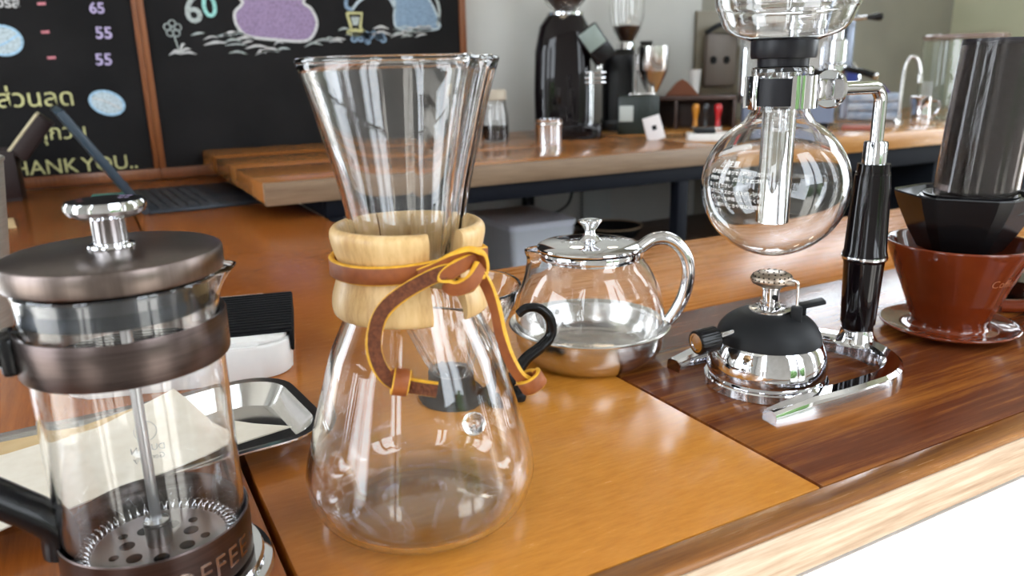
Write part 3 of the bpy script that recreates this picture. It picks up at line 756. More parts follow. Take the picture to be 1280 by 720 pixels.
# upper bowl and its long tube
ob = smooth_prof([(0.0098, 0.2050), (0.0120, 0.2110), (0.0190, 0.2150), (0.0290, 0.2185), (0.0345, 0.2225), (0.0372, 0.2285), (0.0385, 0.2320), (0.0400, 0.2350), (0.0408, 0.2450), (0.0410, 0.2700), (0.0410, 0.3050)], 4)
inn = [(max(r-0.0015, 0.0083), z+0.0006) for r, z in ob]
pf = ob+[(0.0404, 0.3062)]+inn[::-1]+[(0.0083, 0.1085), (0.0092, 0.1082), (0.0098, 0.1088)]
b = NB(); lathe(b, pf, 96, closed=True); obj('upper_bowl', b, GLASS, sy, angle=60)
b = NB(); lathe(b, [(0.0100, 0.1975), (0.0142, 0.1975), (0.0146, 0.2050), (0.0180, 0.2052), (0.0186, 0.2066), (0.0189, 0.2160), (0.0185, 0.2170), (0.0150, 0.2172), (0.0120, 0.2125), (0.0100, 0.2070)], 56, closed=True); obj('rubber_gasket', b, RUBBER, sy, angle=30)
# printed caution on the globe, facing the camera's left
base_a = atan2(-GY, -GX)       # from globe toward the camera
def on_globe(p):
    lat = (p.y)/GR
    a = base_a-radians(56)+p.x/(GR*max(.5, cos(lat)))
    rr = GR+0.00025
    return Vector((rr*cos(lat)*cos(a), rr*cos(lat)*sin(a), GZ+0.985*rr*sin(lat)))
lines = [('⚠注意', 0.0145, 0.0048, 0.006), ('必ず説明書通りでご使用ください', 0.0104, 0.0030, 0), ('使用中この際、風などを近づけ', 0.0070, 0.0030, 0), ('ないでください', 0.0036, 0.0030, 0),
         ('ガラスにキズのつくスポンジや', 0.0002, 0.0030, 0), ('クレンザーを使用しないでくだ', -0.0032, 0.0030, 0), ('さい。割れるときや事故の原因と', -0.0066, 0.0030, 0), ('なります', -0.0100, 0.0030, 0)]
for body, y, s, dx in lines:
    text_obj('caution_print', body, s*0.87, PRINT, gb, lambda p, y=y, dx=dx: on_globe(Vector((p.x+dx, p.y+y*1.12-0.001, 0))), offset=0.00004)

# ================================================================== brown ceramic dripper with saucer flange
CERAM = noisy('brown_glaze', (0.120, 0.018, 0.004), (0.160, 0.026, 0.006), (25, 25, 25), rough=0.07, coat=0.3)
cdp = thing('ceramic_dripper', 'glossy reddish brown ceramic coffee dripper on its own round saucer', 'coffee dripper', (0.5662, 0.3418, T), -1.028)
b = NB(); lathe(b, smooth_prof([(0.0, 0.0012), (0.028, 0.0), (0.034, 0.0012), (0.0445, 0.0042), (0.0485, 0.0068), (0.0488, 0.0080), (0.0475, 0.0084), (0.0420, 0.0064), (0.0340, 0.0050), (0.0285, 0.0058)], 4)+[(0.0, 0.0058)], 80); obj('saucer', b, CERAM, cdp, angle=50)
b = NB(); lathe(b, smooth_prof([(0.0285, 0.0050), (0.0262, 0.0085), (0.0290, 0.0160), (0.0370, 0.0370), (0.0470, 0.0610), (0.0500, 0.0690), (0.0506, 0.0712), (0.0496, 0.0722), (0.0482, 0.0705), (0.0445, 0.0600), (0.0340, 0.0360), (0.0240, 0.0160)], 4)+[(0.0, 0.0140)], 80); cone = obj('cone', b, CERAM, cdp, angle=50)
b = NB(); tube(b, [(0.0440, 0.004, 0.0600), (0.0600, 0.007, 0.0610), (0.0680, 0.008, 0.0500), (0.0640, 0.008, 0.0340), (0.0490, 0.006, 0.0260), (0.0320, 0.003, 0.0240)], 0.0050, 14, 6, ry=0.0065); obj('handle', b, CERAM, cdp, angle=60)
def on_cone(p):
    z = 0.0455+p.y; rr = 0.0283+(z-0.0145)*0.4035+0.0003
    a = -pi/2+radians(34)+p.x/rr
    return Vector((rr*cos(a), rr*sin(a), z))
text_obj('embossed_lettering', 'Coffee', 0.0085, mat('glaze_lettering', (0.34, 0.11, 0.05), 0.15, coat=0.6), cdp, on_cone, extrude=0.0)

# ================================================================== plunger press standing in the ceramic dripper
SMOKE = mat('smoky_plastic', (0.40, 0.37, 0.36), 0.05, trans=0.95, ior=1.35)
SMOKE2 = mat('grey_plunger_plastic', (0.36, 0.33, 0.32), 0.08, trans=0.85, ior=1.3)
ap = thing('plunger_press', 'smoky grey plunger coffee press with black hexagonal flange standing in the brown dripper', 'coffee press', (0.5662, 0.3418, T+0.0625), -1.028)
def hexring(r, z, rot=radians(2)):
    out = []
    for i in range(6):
        for t in (0.12, 0.5, 0.88):
            a0, a1 = rot+pi/3*i, rot+pi/3*(i+1)
            p = Vector((cos(a0), sin(a0)))*(1-t)+Vector((cos(a1), sin(a1)))*t
            out.append((p.x*r, p.y*r, z))
    return out
b = NB(); loft(b, [hexring(0.0300, 0.004), hexring(0.0385, 0.0180), hexring(0.0475, 0.0365), hexring(0.0508, 0.0455), hexring(0.0505, 0.0465), hexring(0.0480, 0.0455), hexring(0.0440, 0.0380), hexring(0.0400, 0.0340)]); obj('hexagonal_flange', b, BLACK, ap, smooth=True, angle=25)
tilt = Matrix.Shear('XY', 4, (0.055, 0.0))
b = NB(); lathe(b, [(0.0, 0.0345), (0.0385, 0.0345), (0.0385, 0.0390), (0.0355, 0.0400), (0.0355, 0.0415), (0.0335, 0.0420), (0.0335, 0.0435), (0.0315, 0.0440), (0.0315, 0.0455), (0.0292, 0.0460), (0.0, 0.0460)], 64, cx=0.003); obj('ridged_collar', b, BLACK, ap, angle=25)
b = NB(); lathe(b, [(0.0265, 0.0462), (0.0278, 0.0462), (0.0272, 0.1000), (0.0268, 0.1520), (0.0258, 0.1520), (0.0260, 0.1000)], 72, cx=0.003, closed=True); bmesh.ops.transform(b, matrix=tilt, verts=b.verts[:]); obj('chamber', b, SMOKE, ap, angle=40)
b = NB(); lathe(b, [(0.0, 0.0480), (0.0235, 0.0480), (0.0238, 0.0500), (0.0232, 0.1500), (0.0222, 0.1500), (0.0222, 0.0520), (0.0, 0.0520)], 64, cx=0.003); bmesh.ops.transform(b, matrix=tilt, verts=b.verts[:]); obj('plunger_tube', b, SMOKE2, ap, angle=40)
b = NB(); lathe(b, [(0.0222, 0.1460), (0.0262, 0.1460), (0.0264, 0.1500), (0.0222, 0.1500)], 64, cx=0.003, closed=True); bmesh.ops.transform(b, matrix=tilt @ Tr(0, 0, 0.004), verts=b.verts[:]); obj('plunger_rim', b, mat('dark_plunger_rim', (0.03, 0.028, 0.035), 0.2), ap, angle=30)

# dark glass server just behind the brown dripper at the picture's right edge
gs = thing('glass_cup', 'short glass cup of dark coffee behind the brown ceramic dripper', 'cup', (0.680, 0.345, T), 0)
b = NB(); lathe(b, shell(smooth_prof([(0, 0.002), (0.022, 0.001), (0.030, 0.004), (0.034, 0.014), (0.033, 0.030), (0.031, 0.045)], 4), 0.002), 56); obj('glass_body', b, GLASS, gs, angle=50)
b = NB(); lathe(b, [(0, 0.0045), (0.024, 0.0045), (0.0300, 0.010), (0.0312, 0.018), (0.0305, 0.028), (0, 0.028)], 40); obj('coffee', b, mat('black_coffee', (0.012, 0.005, 0.003), 0.05), gs)

# ================================================================== steel tray with paper filters
tr_ = thing('steel_tray', 'shallow steel tray with rounded corners lying behind the french press', 'tray', (-0.012, 0.432, T), radians(5))
R0 = [(x, y, 0.0) for x, y in rrect(0.190, 0.084, 0.020, 8)]
def rr3(w_, d, r, z): return [(x, y, z) for x, y in rrect(w_, d, r, 8)]
b = NB(); loft(b, [rr3(0.186, 0.078, 0.018, 0.0), rr3(0.202, 0.094, 0.024, 0.0125), rr3(0.212, 0.104, 0.028, 0.0135), rr3(0.212, 0.104, 0.028, 0.0145), rr3(0.202, 0.094, 0.024, 0.0140), rr3(0.184, 0.076, 0.017, 0.0020)]); obj('tray_pan', b, mat('polished_steel', (0.72, 0.71, 0.70), 0.12, metal=1.0), tr_, angle=30)
PAPER = noisy('cream_filter_paper', (0.78, 0.71, 0.60), (0.84, 0.78, 0.68), (90, 90, 90), rough=0.85)
PAPER2 = noisy('tan_filter_paper', (0.55, 0.38, 0.19), (0.62, 0.45, 0.24), (60, 60, 60), rough=0.8)
def sheet(name, pts, m, label, th=0.0008, jag=None, lift=0.0, shared=None, grp='paper sheets on the steel tray'):
    b = NB()
    a = [b.verts.new((x, y, z)) for x, y, z in pts]; c = [b.verts.new((x, y, z+th)) for x, y, z in pts]
    b.faces.new(a[::-1]); b.faces.new(c); n = len(a)
    for i in range(n): b.faces.new((a[i], a[(i+1) % n], c[(i+1) % n], c[i]))
    o = obj(name, b, m, smooth=False); o.location = (0, 0, T)
    return tag(o, label, 'paper', grp)
def zz(x, y): return 0.0150+0.04*max(0.0, y-0.44)
def jagged(p, q, n, amp):
    out = []
    for i in range(n):
        t = i/n; out.append((p[0]+(q[0]-p[0])*t, p[1]+(q[1]-p[1])*t+(amp if i % 2 else -amp)))
    return out
main = jagged((-0.135, 0.352), (-0.046, 0.366), 14, 0.0012)+[(-0.046, 0.366), (0.010, 0.384), (0.043, 0.395), (0.076, 0.402), (0.0585, 0.4165), (0.0470, 0.4290), (0.0280, 0.4900), (-0.020, 0.4560), (-0.060, 0.4450), (-0.135, 0.4420)]
sheet('filter_paper', [(x, y, zz(x, y)) for x, y in main], PAPER, 'cream paper sheet with a pinked edge spread over the steel tray')
low = jagged((-0.140, 0.3585), (-0.050, 0.3720), 12, 0.001)+[(-0.050, 0.372), (0.040, 0.400), (0.062, 0.4060), (0.040, 0.438), (0.020, 0.4860), (-0.03, 0.4660), (-0.140, 0.4640)]
sheet('filter_paper', [(x, y, 0.0146) for x, y in low][::1], PAPER2, 'tan paper sheet lying under the cream sheet on the tray', th=0.0003)

# ================================================================== white case with black ribbed cover
wc = thing('white_case', 'white plastic case with a black ribbed cover behind the french press', 'case', (0.0405, 0.598, T), radians(-13))
b = NB(); prism(b, rrect(0.158, 0.130, 0.022, 8), 0.0, 0.024, 0.002); obj('case_body', b, WHITEP, wc, angle=30)
b = NB(); prism(b, rrect(0.154, 0.126, 0.020, 8), 0.0242, 0.0275, 0.0012); obj('case_lid', b, WHITEP, wc, angle=30)
COVER = mat('black_ribbed_fabric', (0.005, 0.005, 0.006), 0.75, spec=0.2)
b = NB(); box(b, -0.078, 0.0798, -0.050, 0.050, 0.0276, 0.0295, 0.0006); box(b, 0.0790, 0.0812, -0.050, 0.050, 0.0140, 0.0295, 0.0006); cv = obj('cover', b, COVER, wc)
rb = None
for k in range(15):
    y = -0.047+k*0.00672
    if rb is None:
        b = NB(); box(b, -0.078, 0.0808, -0.0021, 0.0021, 0.0294, 0.0312, 0.0008); rb = obj('cover_rib', b, COVER, cv); rb.location.y = y
    else:
        o = rb.copy(); COL.objects.link(o); o.parent = cv; o.location.y = y

# ================================================================== grey canister at the left edge
GREYC = noisy('brushed_grey_steel', (0.36, 0.34, 0.30), (0.42, 0.40, 0.36), (30, 30, 500), rough=0.4, metal=0.7)
cn = thing('steel_tumbler', 'plain grey steel tumbler, wider at the top, at the left edge behind the french press', 'tumbler', (-0.128, 0.765, T), 0)
b = NB(); lathe(b, [(0, 0), (0.0495, 0), (0.0505, 0.0012), (0.0655, 0.140), (0.0652, 0.1412), (0.0640, 0.1408), (0.0492, 0.004), (0, 0.004)], 64); obj('tumbler_wall', b, GREYC, cn, angle=30)
b = NB(); lathe(b, [(0.0640, 0.1395), (0.0664, 0.1400), (0.0668, 0.1420), (0.0656, 0.1432), (0.0640, 0.1425)], 64, closed=True); obj('tumbler_rim', b, GREYC, cn, angle=30)

# ================================================================== tablet computer with keyboard
SLATE = mat('dark_slate_metal', (0.030, 0.038, 0.050), 0.35, metal=0.3)
KEYB = mat('dark_key_rubber', (0.045, 0.047, 0.055), 0.6)
lt = thing('laptop', 'thin dark laptop with its leaning screen seen edge on and flat keyboard', 'laptop', (0.056, 1.455, T), radians(3))
b = NB(); box(b, 0.006, 0.186, -0.145, 0.145, 0.0, 0.006, 0.002); kb = obj('keyboard', b, SLATE, lt)
for k in range(6):
    b = NB(); box(b, 0.022+k*0.0155, 0.0345+k*0.0155, -0.133, 0.133, 0.0058, 0.0072, 0.0008); obj('key_row', b, KEYB, kb)
b = NB(); box(b, 0.120, 0.170, -0.045, 0.045, 0.0058, 0.0064, 0.0004); obj('touchpad', b, SLATE, kb)
lean = math.atan2(0.090, 0.150)
b = NB(); box(b, -0.0060, 0.0060, -0.142, 0.142, 0.0, 0.178, 0.002, M=Tr(0.0, 0, 0.008) @ Ry(-lean)); scn = obj('screen', b, mat('blue_slate_shell', (0.018, 0.034, 0.052), 0.35), lt)
b = NB(); box(b, 0.0058, 0.0064, -0.132, 0.132, 0.010, 0.170, 0.0, M=Tr(0.0, 0, 0.008) @ Ry(-lean)); obj('display', b, mat('dark_display', (0.02, 0.04, 0.06), 0.08), scn)
b = NB(); cyl(b, 0.0055, 0.280, 16, Tr(0.001, 0.140, 0.0060) @ Rx(pi/2)); obj('hinge', b, SLATE, lt)
b = NB(); box(b, -0.030, 0.030, -0.110, 0.075, 0.0, 0.0012, 0.0004, M=Rz(radians(-6)))
tl_ = obj('teal_card', b, mat('teal_card', (0.12, 0.46, 0.38), 0.5)); tl_.location = (0.018, 1.540, T+0.0001); tag(tl_, 'flat teal card lying on the counter by the laptop hinge', 'card')

# ================================================================== dark wooden box with raised lid
BOXM = wood('dark_box_wood', (0.010, 0.003, 0.003), (0.016, 0.005, 0.005), (0.024, 0.008, 0.007), 'x', rough=0.5, coat=0.0)
bx_ = thing('wooden_box', 'dark maroon wooden box with its lid raised at the left of the counter', 'box', (-0.242, 1.660, T), 0)
b = NB()
for a in ((0.036, 0.128, -0.055, -0.047, 0.006, 0.088), (0.036, 0.128, 0.047, 0.055, 0.006, 0.088), (0.036, 0.044, -0.047, 0.047, 0.006, 0.088), (0.120, 0.128, -0.047, 0.047, 0.006, 0.088), (0.036, 0.128, -0.055, 0.055, 0.0, 0.006)):
    box(b, *a, 0.0008)
obj('box_body', b, BOXM, bx_)
ML = Tr(0.118, 0, 0.088) @ Ry(-0.87)
b = NB(); box(b, 0.0, 0.082, -0.052, 0.052, -0.032, -0.004, 0.003, M=ML); ld = obj('box_lid', b, BOXM, bx_)
b = NB(); box(b, 0.001, 0.081, -0.050, 0.050, -0.0042, 0.0005, 0.001, M=ML); obj('lid_lining', b, mat('cream_lining', (0.62, 0.55, 0.36), 0.7), ld)
sm = thing('paper_slip', 'small pale paper slip on the counter in front of the dark box', 'paper', (-0.128, 1.36, T), 0)
b = NB(); box(b, -0.002, 0.016, -0.055, 0.045, 0.0003, 0.0016, 0.0004, M=Rz(0.1)); obj('slip', b, PAPER2, sm)

# ================================================================== chalkboards
CHALKB = noisy('chalkboard_black', (0.007, 0.0065, 0.007), (0.012, 0.011, 0.0115), (8, 8, 8), rough=0.65)
CHALKB.node_tree.nodes['Principled BSDF'].inputs['Specular IOR Level'].default_value = 0.15
REDF = wood('chalkboard_frame_wood', (0.12, 0.035, 0.012), (0.20, 0.065, 0.02), (0.27, 0.10, 0.03), 'z', rough=0.35, coat=0.2)
def chalk(name, col): return noisy('chalk_'+name, tuple(c*0.55 for c in col), col, (260, 260, 260), rough=0.9, lo=0.30, hi=0.55)
C_LIL = chalk('lilac', (0.50, 0.42, 0.66)); C_YEL = chalk('yellow', (0.58, 0.56, 0.27)); C_RED = chalk('red', (0.62, 0.22, 0.26)); C_BLU = chalk('blue', (0.36, 0.56, 0.74))
C_WHT = chalk('white', (0.58, 0.58, 0.58)); C_GRY = chalk('grey', (0.42, 0.47, 0.46)); C_TEA = chalk('teal', (0.30, 0.62, 0.58)); C_PUR = chalk('purple', (0.30, 0.22, 0.36)); C_SLT = chalk('slate', (0.22, 0.32, 0.44)); C_PALE = chalk('paleblue', (0.48, 0.57, 0.62)); C_LIM = chalk('lime', (0.56, 0.54, 0.26))
BY = YB-0.014          # face of the boards
def chalkboard(x0, x1, z0, z1, label, fl, fr):
    t = thing('chalkboard', label, 'chalkboard', (0, 0, 0), group=None)
    b = NB(); box(b, x0, x1, BY, YB-0.001, z0, z1); obj('board', b, CHALKB, t, smooth=False)
    rails = [(x0-fl, x1+fr, z0-0.022, z0), (x0-fl, x1+fr, z1, z1+0.022)]
    if fl: rails.append((x0-fl, x0, z0, z1))
    if fr: rails.append((x1, x1+fr, z0, z1))
    for a in rails:
        b = NB(); box(b, a[0], a[1], BY-0.006, YB-0.001, a[2], a[3], 0.0015); obj('frame_rail', b, REDF, t)
    return t
cbL = chalkboard(-0.72, 0.116, T+0.024, T+0.84, 'black menu chalkboard with lilac prices and yellow thank you lettering', 0.02, 0.010)
cbR = chalkboard(0.1385, 0.829, T+0.024, T+0.84, 'black chalkboard with chalk drawings of a purple jar and blue kettle', 0.0120, 0.016)
def bd(dx, dz): return lambda p: Vector((dx+p.x, BY-0.0005, T+dz+p.y))
def chalk_text(par, body, x, z, size, m, off=0.0006, align='CENTER', rot=0.0):
    def fn(p):
        return Vector((x+p.x*cos(rot)-p.y*sin(rot), BY-0.0005, T+z+p.x*sin(rot)+p.y*cos(rot)))
    text_obj('chalk_lettering', body, size, m, par, fn, align=align, offset=off)
def stroke(par, P, wd, m, name='chalk_stroke', dy=0.0006, smooth=6, taper=False):
    P = catmull([(x, 0, z) for x, z in P], smooth) if smooth else [Vector((x, 0, z)) for x, z in P]
    b = NB(); n = len(P); prev = None
    for i, p in enumerate(P):
        t = (P[min(i+1, n-1)]-P[max(i-1, 0)]).normalized(); nn = Vector((-t.z, 0, t.x))
        w_ = wd/2*(max(0.15, sin(pi*(i+.5)/n)) if taper else 1)
        pr = [b.verts.new((p.x+s*nn.x*w_, BY-dy, T+p.z+s*nn.z*w_)) for s in (-1, 1)]
        if prev: b.faces.new((prev[0], prev[1], pr[1], pr[0]))
        prev = pr
    return obj(name, b, m, par, smooth=False)
def patch(par, P, m, name='chalk_fill', dy=0.0005, smooth=5):
    P = catmull([(x, 0, z) for x, z in P]+[(P[0][0], 0, P[0][1])], smooth)[:-1] if smooth else [Vector((x, 0, z)) for x, z in P]
    b = NB(); b.faces.new([b.verts.new((p.x, BY-dy, T+p.z)) for p in P])
    return obj(name, b, m, par, smooth=False)
def ell(cx, cz, a, c, rot=0, n=24, a0=0, a1=2*pi):
    out = []
    for i in range(n+1):
        t = a0+(a1-a0)*i/n; x, z = a*cos(t), c*sin(t)
        out.append((cx+x*cos(rot)-z*sin(rot), cz+x*sin(rot)+z*cos(rot)))
    return out
# left board: the price list
chalk_text(cbL, '65', 0.055, 0.330, 0.028, C_LIL); chalk_text(cbL, '55', 0.0605, 0.283, 0.031, C_LIL); chalk_text(cbL, '55', 0.053, 0.233, 0.031, C_LIL)
for x, z in ((-0.037, 0.345), (-0.039, 0.294), (-0.036, 0.247)):
    stroke(cbL, [(x-0.007, z), (x+0.007, z+0.001)], 0.005, C_RED, smooth=1)
chalk_text(cbL, 'กาแฟลาวรส', -0.072, 0.338, 0.024, C_WHT, align='RIGHT')
chalk_text(cbL, 'ของส่วนลด', -0.008, 0.158, 0.046, C_LIM, off=0.0002, align='RIGHT')
chalk_text(cbL, 'ทุกวัน', -0.042, 0.094, 0.040, C_LIM, off=0.0002)
chalk_text(cbL, 'THANK', -0.022, 0.028, 0.040, C_LIM, off=0.0002, align='RIGHT'); chalk_text(cbL, 'YOU..', 0.087, 0.028, 0.040, C_LIM, off=0.0002, align='RIGHT')
patch(cbL, ell(0.047, 0.160, 0.031, 0.022, -0.35)[:-1], C_PALE); stroke(cbL, ell(0.047, 0.160, 0.031, 0.022, -0.35), 0.0045, C_BLU, smooth=0)
stroke(cbL, [(0.022, 0.171), (0.045, 0.163), (0.073, 0.146)], 0.003, C_WHT)
patch(cbL, ell(-0.110, 0.279, 0.031, 0.026)[:-1], C_PALE); stroke(cbL, ell(-0.110, 0.279, 0.031, 0.026), 0.0045, C_BLU, smooth=0)
stroke(cbL, [(-0.135, 0.268), (-0.112, 0.272), (-0.083, 0.290)], 0.004, C_BLU)
# right board: drawings
chalk_text(cbR, '6', 0.232, 0.315, 0.072, C_GRY, off=0.0012, rot=0.10); chalk_text(cbR, '0', 0.264, 0.326, 0.062, C_TEA, off=0.0010, rot=0.05)
fx, fz = 0.187, 0.302
for k in range(5):
    a = 2*pi*k/5+0.3
    stroke(cbR, ell(fx+0.010*cos(a), fz+0.010*sin(a), 0.0068, 0.0068, n=12), 0.0022, C_GRY, smooth=0)
stroke(cbR, ell(fx, fz, 0.005, 0.005, n=10), 0.002, C_GRY, smooth=0)
stroke(cbR, [(fx+0.001, fz-0.014), (fx+0.004, fz-0.030), (fx+0.008, fz-0.044)], 0.0025, C_GRY)
for dx, dz in ((-0.022, -0.048), (-0.014, -0.040), (-0.004, -0.036), (0.012, -0.026), (0.022, -0.036), (0.032, -0.046)):
    stroke(cbR, [(fx+0.008, fz-0.050), (fx+0.008+dx*.5, fz-0.046+max(0, dz+.044)*.8), (fx+0.008+dx, fz-0.054+(dz+.05))], 0.0045, C_WHT, taper=True)
JAR = [(0.332, 0.400), (0.318, 0.375), (0.330, 0.355), (0.312, 0.335), (0.314, 0.308), (0.335, 0.288), (0.390, 0.281), (0.452, 0.278), (0.474, 0.292), (0.484, 0.318), (0.474, 0.345), (0.458, 0.358), (0.468, 0.378), (0.455, 0.400), (0.400, 0.412)]
patch(cbR, JAR, C_PUR); stroke(cbR, JAR+[JAR[0]], 0.006, C_WHT)
stroke(cbR, [(0.322, 0.372), (0.390, 0.366), (0.462, 0.366)], 0.004, C_GRY)
random.seed(3)
for x0, x1, zc, n in ((0.232, 0.345, 0.282, 9), (0.260, 0.420, 0.262, 9), (0.470, 0.560, 0.280, 6), (0.540, 0.760, 0.296, 13), (0.660, 0.800, 0.300, 8)):
    for k in range(n):
        x = random.uniform(x0, x1); z = zc+random.uniform(-0.010, 0.012); l = random.uniform(0.02, 0.05)
        stroke(cbR, [(x-l/2, z-random.uniform(0, .006)), (x, z+0.003), (x+l/2, z+random.uniform(-.004, .004))], random.uniform(0.003, 0.006), C_GRY if k % 2 else C_WHT, taper=True)
for k in range(14):
    x = random.uniform(0.560, 0.640); z = random.uniform(0.272, 0.296); stroke(cbR, ell(x, z, 0.006, 0.005, n=8), 0.005, C_SLT, smooth=0)
CUP = [(0.553, 0.338), (0.588, 0.338), (0.582, 0.308), (0.592, 0.298), (0.560, 0.298), (0.560, 0.310)]
stroke(cbR, CUP+[CUP[0]], 0.006, C_YEL, smooth=0); stroke(cbR, ell(0.572, 0.297, 0.021, 0.006), 0.004, C_YEL, smooth=0)
patch(cbR, [(0.562, 0.330), (0.582, 0.330), (0.577, 0.312), (0.565, 0.312)], C_GRY, smooth=0)
KET = [(0.655, 0.400), (0.668, 0.362), (0.664, 0.330), (0.672, 0.306), (0.720, 0.304), (0.775, 0.308), (0.768, 0.345), (0.745, 0.385), (0.730, 0.410)]
patch(cbR, KET, C_SLT); stroke(cbR, KET+[KET[0]], 0.005, C_PALE)
stroke(cbR, [(0.668, 0.350), (0.652, 0.375), (0.620, 0.380), (0.585, 0.365), (0.566, 0.345)], 0.006, C_PALE)
stroke(cbR, [(0.772, 0.312), (0.778, 0.350), (0.765, 0.392)], 0.007, C_GRY)
stroke(cbR, [(0.566, 0.345), (0.553, 0.352), (0.556, 0.375)], 0.008, C_SLT)

# ================================================================== rear table
TABW = wood('rear_table_top', (0.27, 0.095, 0.022), (0.36, 0.135, 0.030), (0.43, 0.175, 0.045), 'x', rough=0.22, coat=0.3, fine=200, broad=12, stretch=0.06, seed=6, contrast=0.7, mixf=0.75)
EDGEW = wood('rear_table_edge', (0.15, 0.090, 0.050), (0.21, 0.135, 0.080), (0.27, 0.18, 0.11), 'x', rough=0.5, coat=0.05, fine=200, broad=30, stretch=0.06, seed=8)
Z2 = 0.056
rt = thing('rear_table', 'steel framed wooden table against the back wall holding the grinders', 'table', (0, 0, T), 0)
for y0, y1 in ((1.146, 1.366), (1.3675, 1.580), (1.5815, 1.780)):
    b = NB(); box(b, 0.212, 1.085, y0, y1, Z2-0.030, Z2, 0.001); obj('plank', b, TABW, rt)
b = NB(); box(b, 0.212, 1.085, 1.130, 1.1455, Z2-0.032, Z2, 0.001); obj('edge_board', b, EDGEW, rt)
for a in ((0.30, 1.05, 1.140, 1.165, Z2-0.060, Z2-0.0325), (0.30, 1.05, 1.755, 1.780, Z2-0.060, Z2-0.0325), (0.30, 0.325, 1.165, 1.755, Z2-0.060, Z2-0.0325), (0.985, 1.010, 1.165, 1.755, Z2-0.060, Z2-0.0325)):
    b = NB(); box(b, *a, 0.001); obj('frame_beam', b, NAVY, rt)
for x, y in ((0.302, 1.140), (0.975, 1.140), (0.302, 1.755), (0.990, 1.755)):
    b = NB(); box(b, x, x+0.024, y, y+0.024, -T, Z2-0.0605, 0.001); obj('leg', b, NAVY, rt)
SHELFW = wood('low_shelf_board', (0.10, 0.065, 0.045), (0.15, 0.10, 0.07), (0.20, 0.14, 0.10), 'x', rough=0.5, coat=0.0)
b = NB(); box(b, 0.330, 0.970, 1.17, 1.75, -0.250, -0.228, 0.001); box(b, 1.015, 1.06, 1.17, 1.75, -0.250, -0.228, 0.001); obj('low_shelf', b, SHELFW, rt)
# right-hand back counter
rc = thing('back_counter', 'orange brown back counter with dark cabinet below the espresso machine', 'counter', (0, 0, T), 0)
BCW = wood('back_counter_top', (0.32, 0.14, 0.035), (0.42, 0.19, 0.05), (0.52, 0.26, 0.075), 'x', rough=0.25, coat=0.35, fine=200, broad=14, stretch=0.06, seed=11)
for y0, y1 in ((1.130, 1.440), (1.4415, 1.780)):
    b = NB(); box(b, 1.087, 2.74, y0, y1, Z2-0.036, Z2, 0.001); obj('plank', b, BCW, rc)
b = NB(); box(b, 1.78, 2.74, 1.16, 1.77, -T, Z2-0.0365, 0.002); obj('cabinet_body', b, mat('dark_blue_cabinet', (0.007, 0.009, 0.013), 0.6, spec=0.15), rc)
b = NB(); box(b, 1.087, 2.74, 1.150, 1.159, Z2-0.080, Z2-0.0365, 0.001); obj('frame_beam', b, NAVY, rc)

# ================================================================== on the rear table
ZR = T+Z2
def face(x, y): return -atan2(x, y)
jar = thing('coffee_jar', 'small glass jar half full of dark coffee behind the hourglass carafe', 'jar', (0.791, 1.538, ZR), face(.791, 1.538))
b = NB(); lathe(b, shell(smooth_prof([(0, .002), (.026, .001), (.030, .006), (.030, .045), (.027, .068), (.0245, .078), (.025, .088)], 4), .002), 48); obj('glass_body', b, GLASS, jar, angle=50)
b = NB(); lathe(b, [(0, .0045), (.024, .0045), (.0274, .010), (.0274, .036), (0, .036)], 40); obj('coffee', b, MATS['black_coffee'], jar)
b = NB(); lathe(b, [(0, .089), (.0262, .089), (.0268, .092), (.0262, .108), (.0240, .111), (0, .111)], 40); obj('jar_lid', b, mat('jar_lid_tan', (.42, .36, .28), .4), jar)
cup = thing('steel_cup', 'small shiny steel cup in front of the tall black grinder', 'cup', (0.849, 1.407, ZR), 0)
b = NB(); lathe(b, [(0, 0), (.0275, 0), (.0285, .001), (.0295, .050), (.0300, .0515), (.0290, .0515), (.0280, .003), (0, .003)], 48); obj('cup_body', b, CHROME, cup, angle=40)
b = NB(); lathe(b, [(.0296, .040), (.0304, .041), (.0304, .044), (.0296, .045)], 48, closed=True); obj('cup_ring', b, STEEL, cup)

# tall black grinder
g1 = thing('coffee_grinder', 'tall glossy black coffee grinder with slanted display head', 'grinder', (1.009, 1.607, ZR), face(1.009, 1.607))
def rlo(bm, secs):
    rings = []
    for w_, d, r, z, ox, oy in secs: rings.append([(x+ox, y+oy, z) for x, y in rrect(w_, d, r, 5)])
    return loft(bm, rings)
b = NB(); rlo(b, [(.130, .15, .03, .030, 0, 0), (.132, .15, .03, .10, 0, 0), (.126, .145, .03, .19, 0, 0), (.112, .13, .03, .245, 0.004, 0), (.085, .11, .03, .268, 0.006, 0)]); obj('grinder_body', b, BLACKG, g1, angle=35)
b = NB(); prism(b, rrect(.150, .21, .02, 5), 0.0, .030, .006, M=Tr(.012, -.045, 0)); obj('grinder_base', b, BLACKG, g1)
MH = Tr(0.075, -0.035, 0.205) @ Ry(0.95) @ Rz(0)
b = NB(); box(b, -.040, .045, -.045, .045, -.026, .026, .006, M=MH); hd1 = obj('display_head', b, BLACK, g1)
b = NB(); box(b, -.036, .010, -.0468, -.0445, -.022, .022, .0006, M=MH); obj('display_panel', b, mat('pale_green_display', (.22, .27, .25), .25), hd1)
b = NB(); cyl(b, .008, .022, 16, Tr(.083, -.055, .150)); obj('grind_spout', b, STEEL, g1)
for k, z in enumerate((.118, .128, .140)):
    b = NB(); box(b, .052, .098, -.075, -.035, z, z+.004, .001); obj('portafilter_fork', b, CHROME, g1)
b = NB(); cyl(b, .0055, .110, 14, Tr(.066, -.055, .030)); obj('fork_post', b, CHROME, g1)
b = NB(); lathe(b, [(0, .266), (.040, .266), (.044, .270), (.044, .276), (.030, .280), (0, .280)], 40, cx=.006); obj('hopper_ring', b, CHROME, g1)
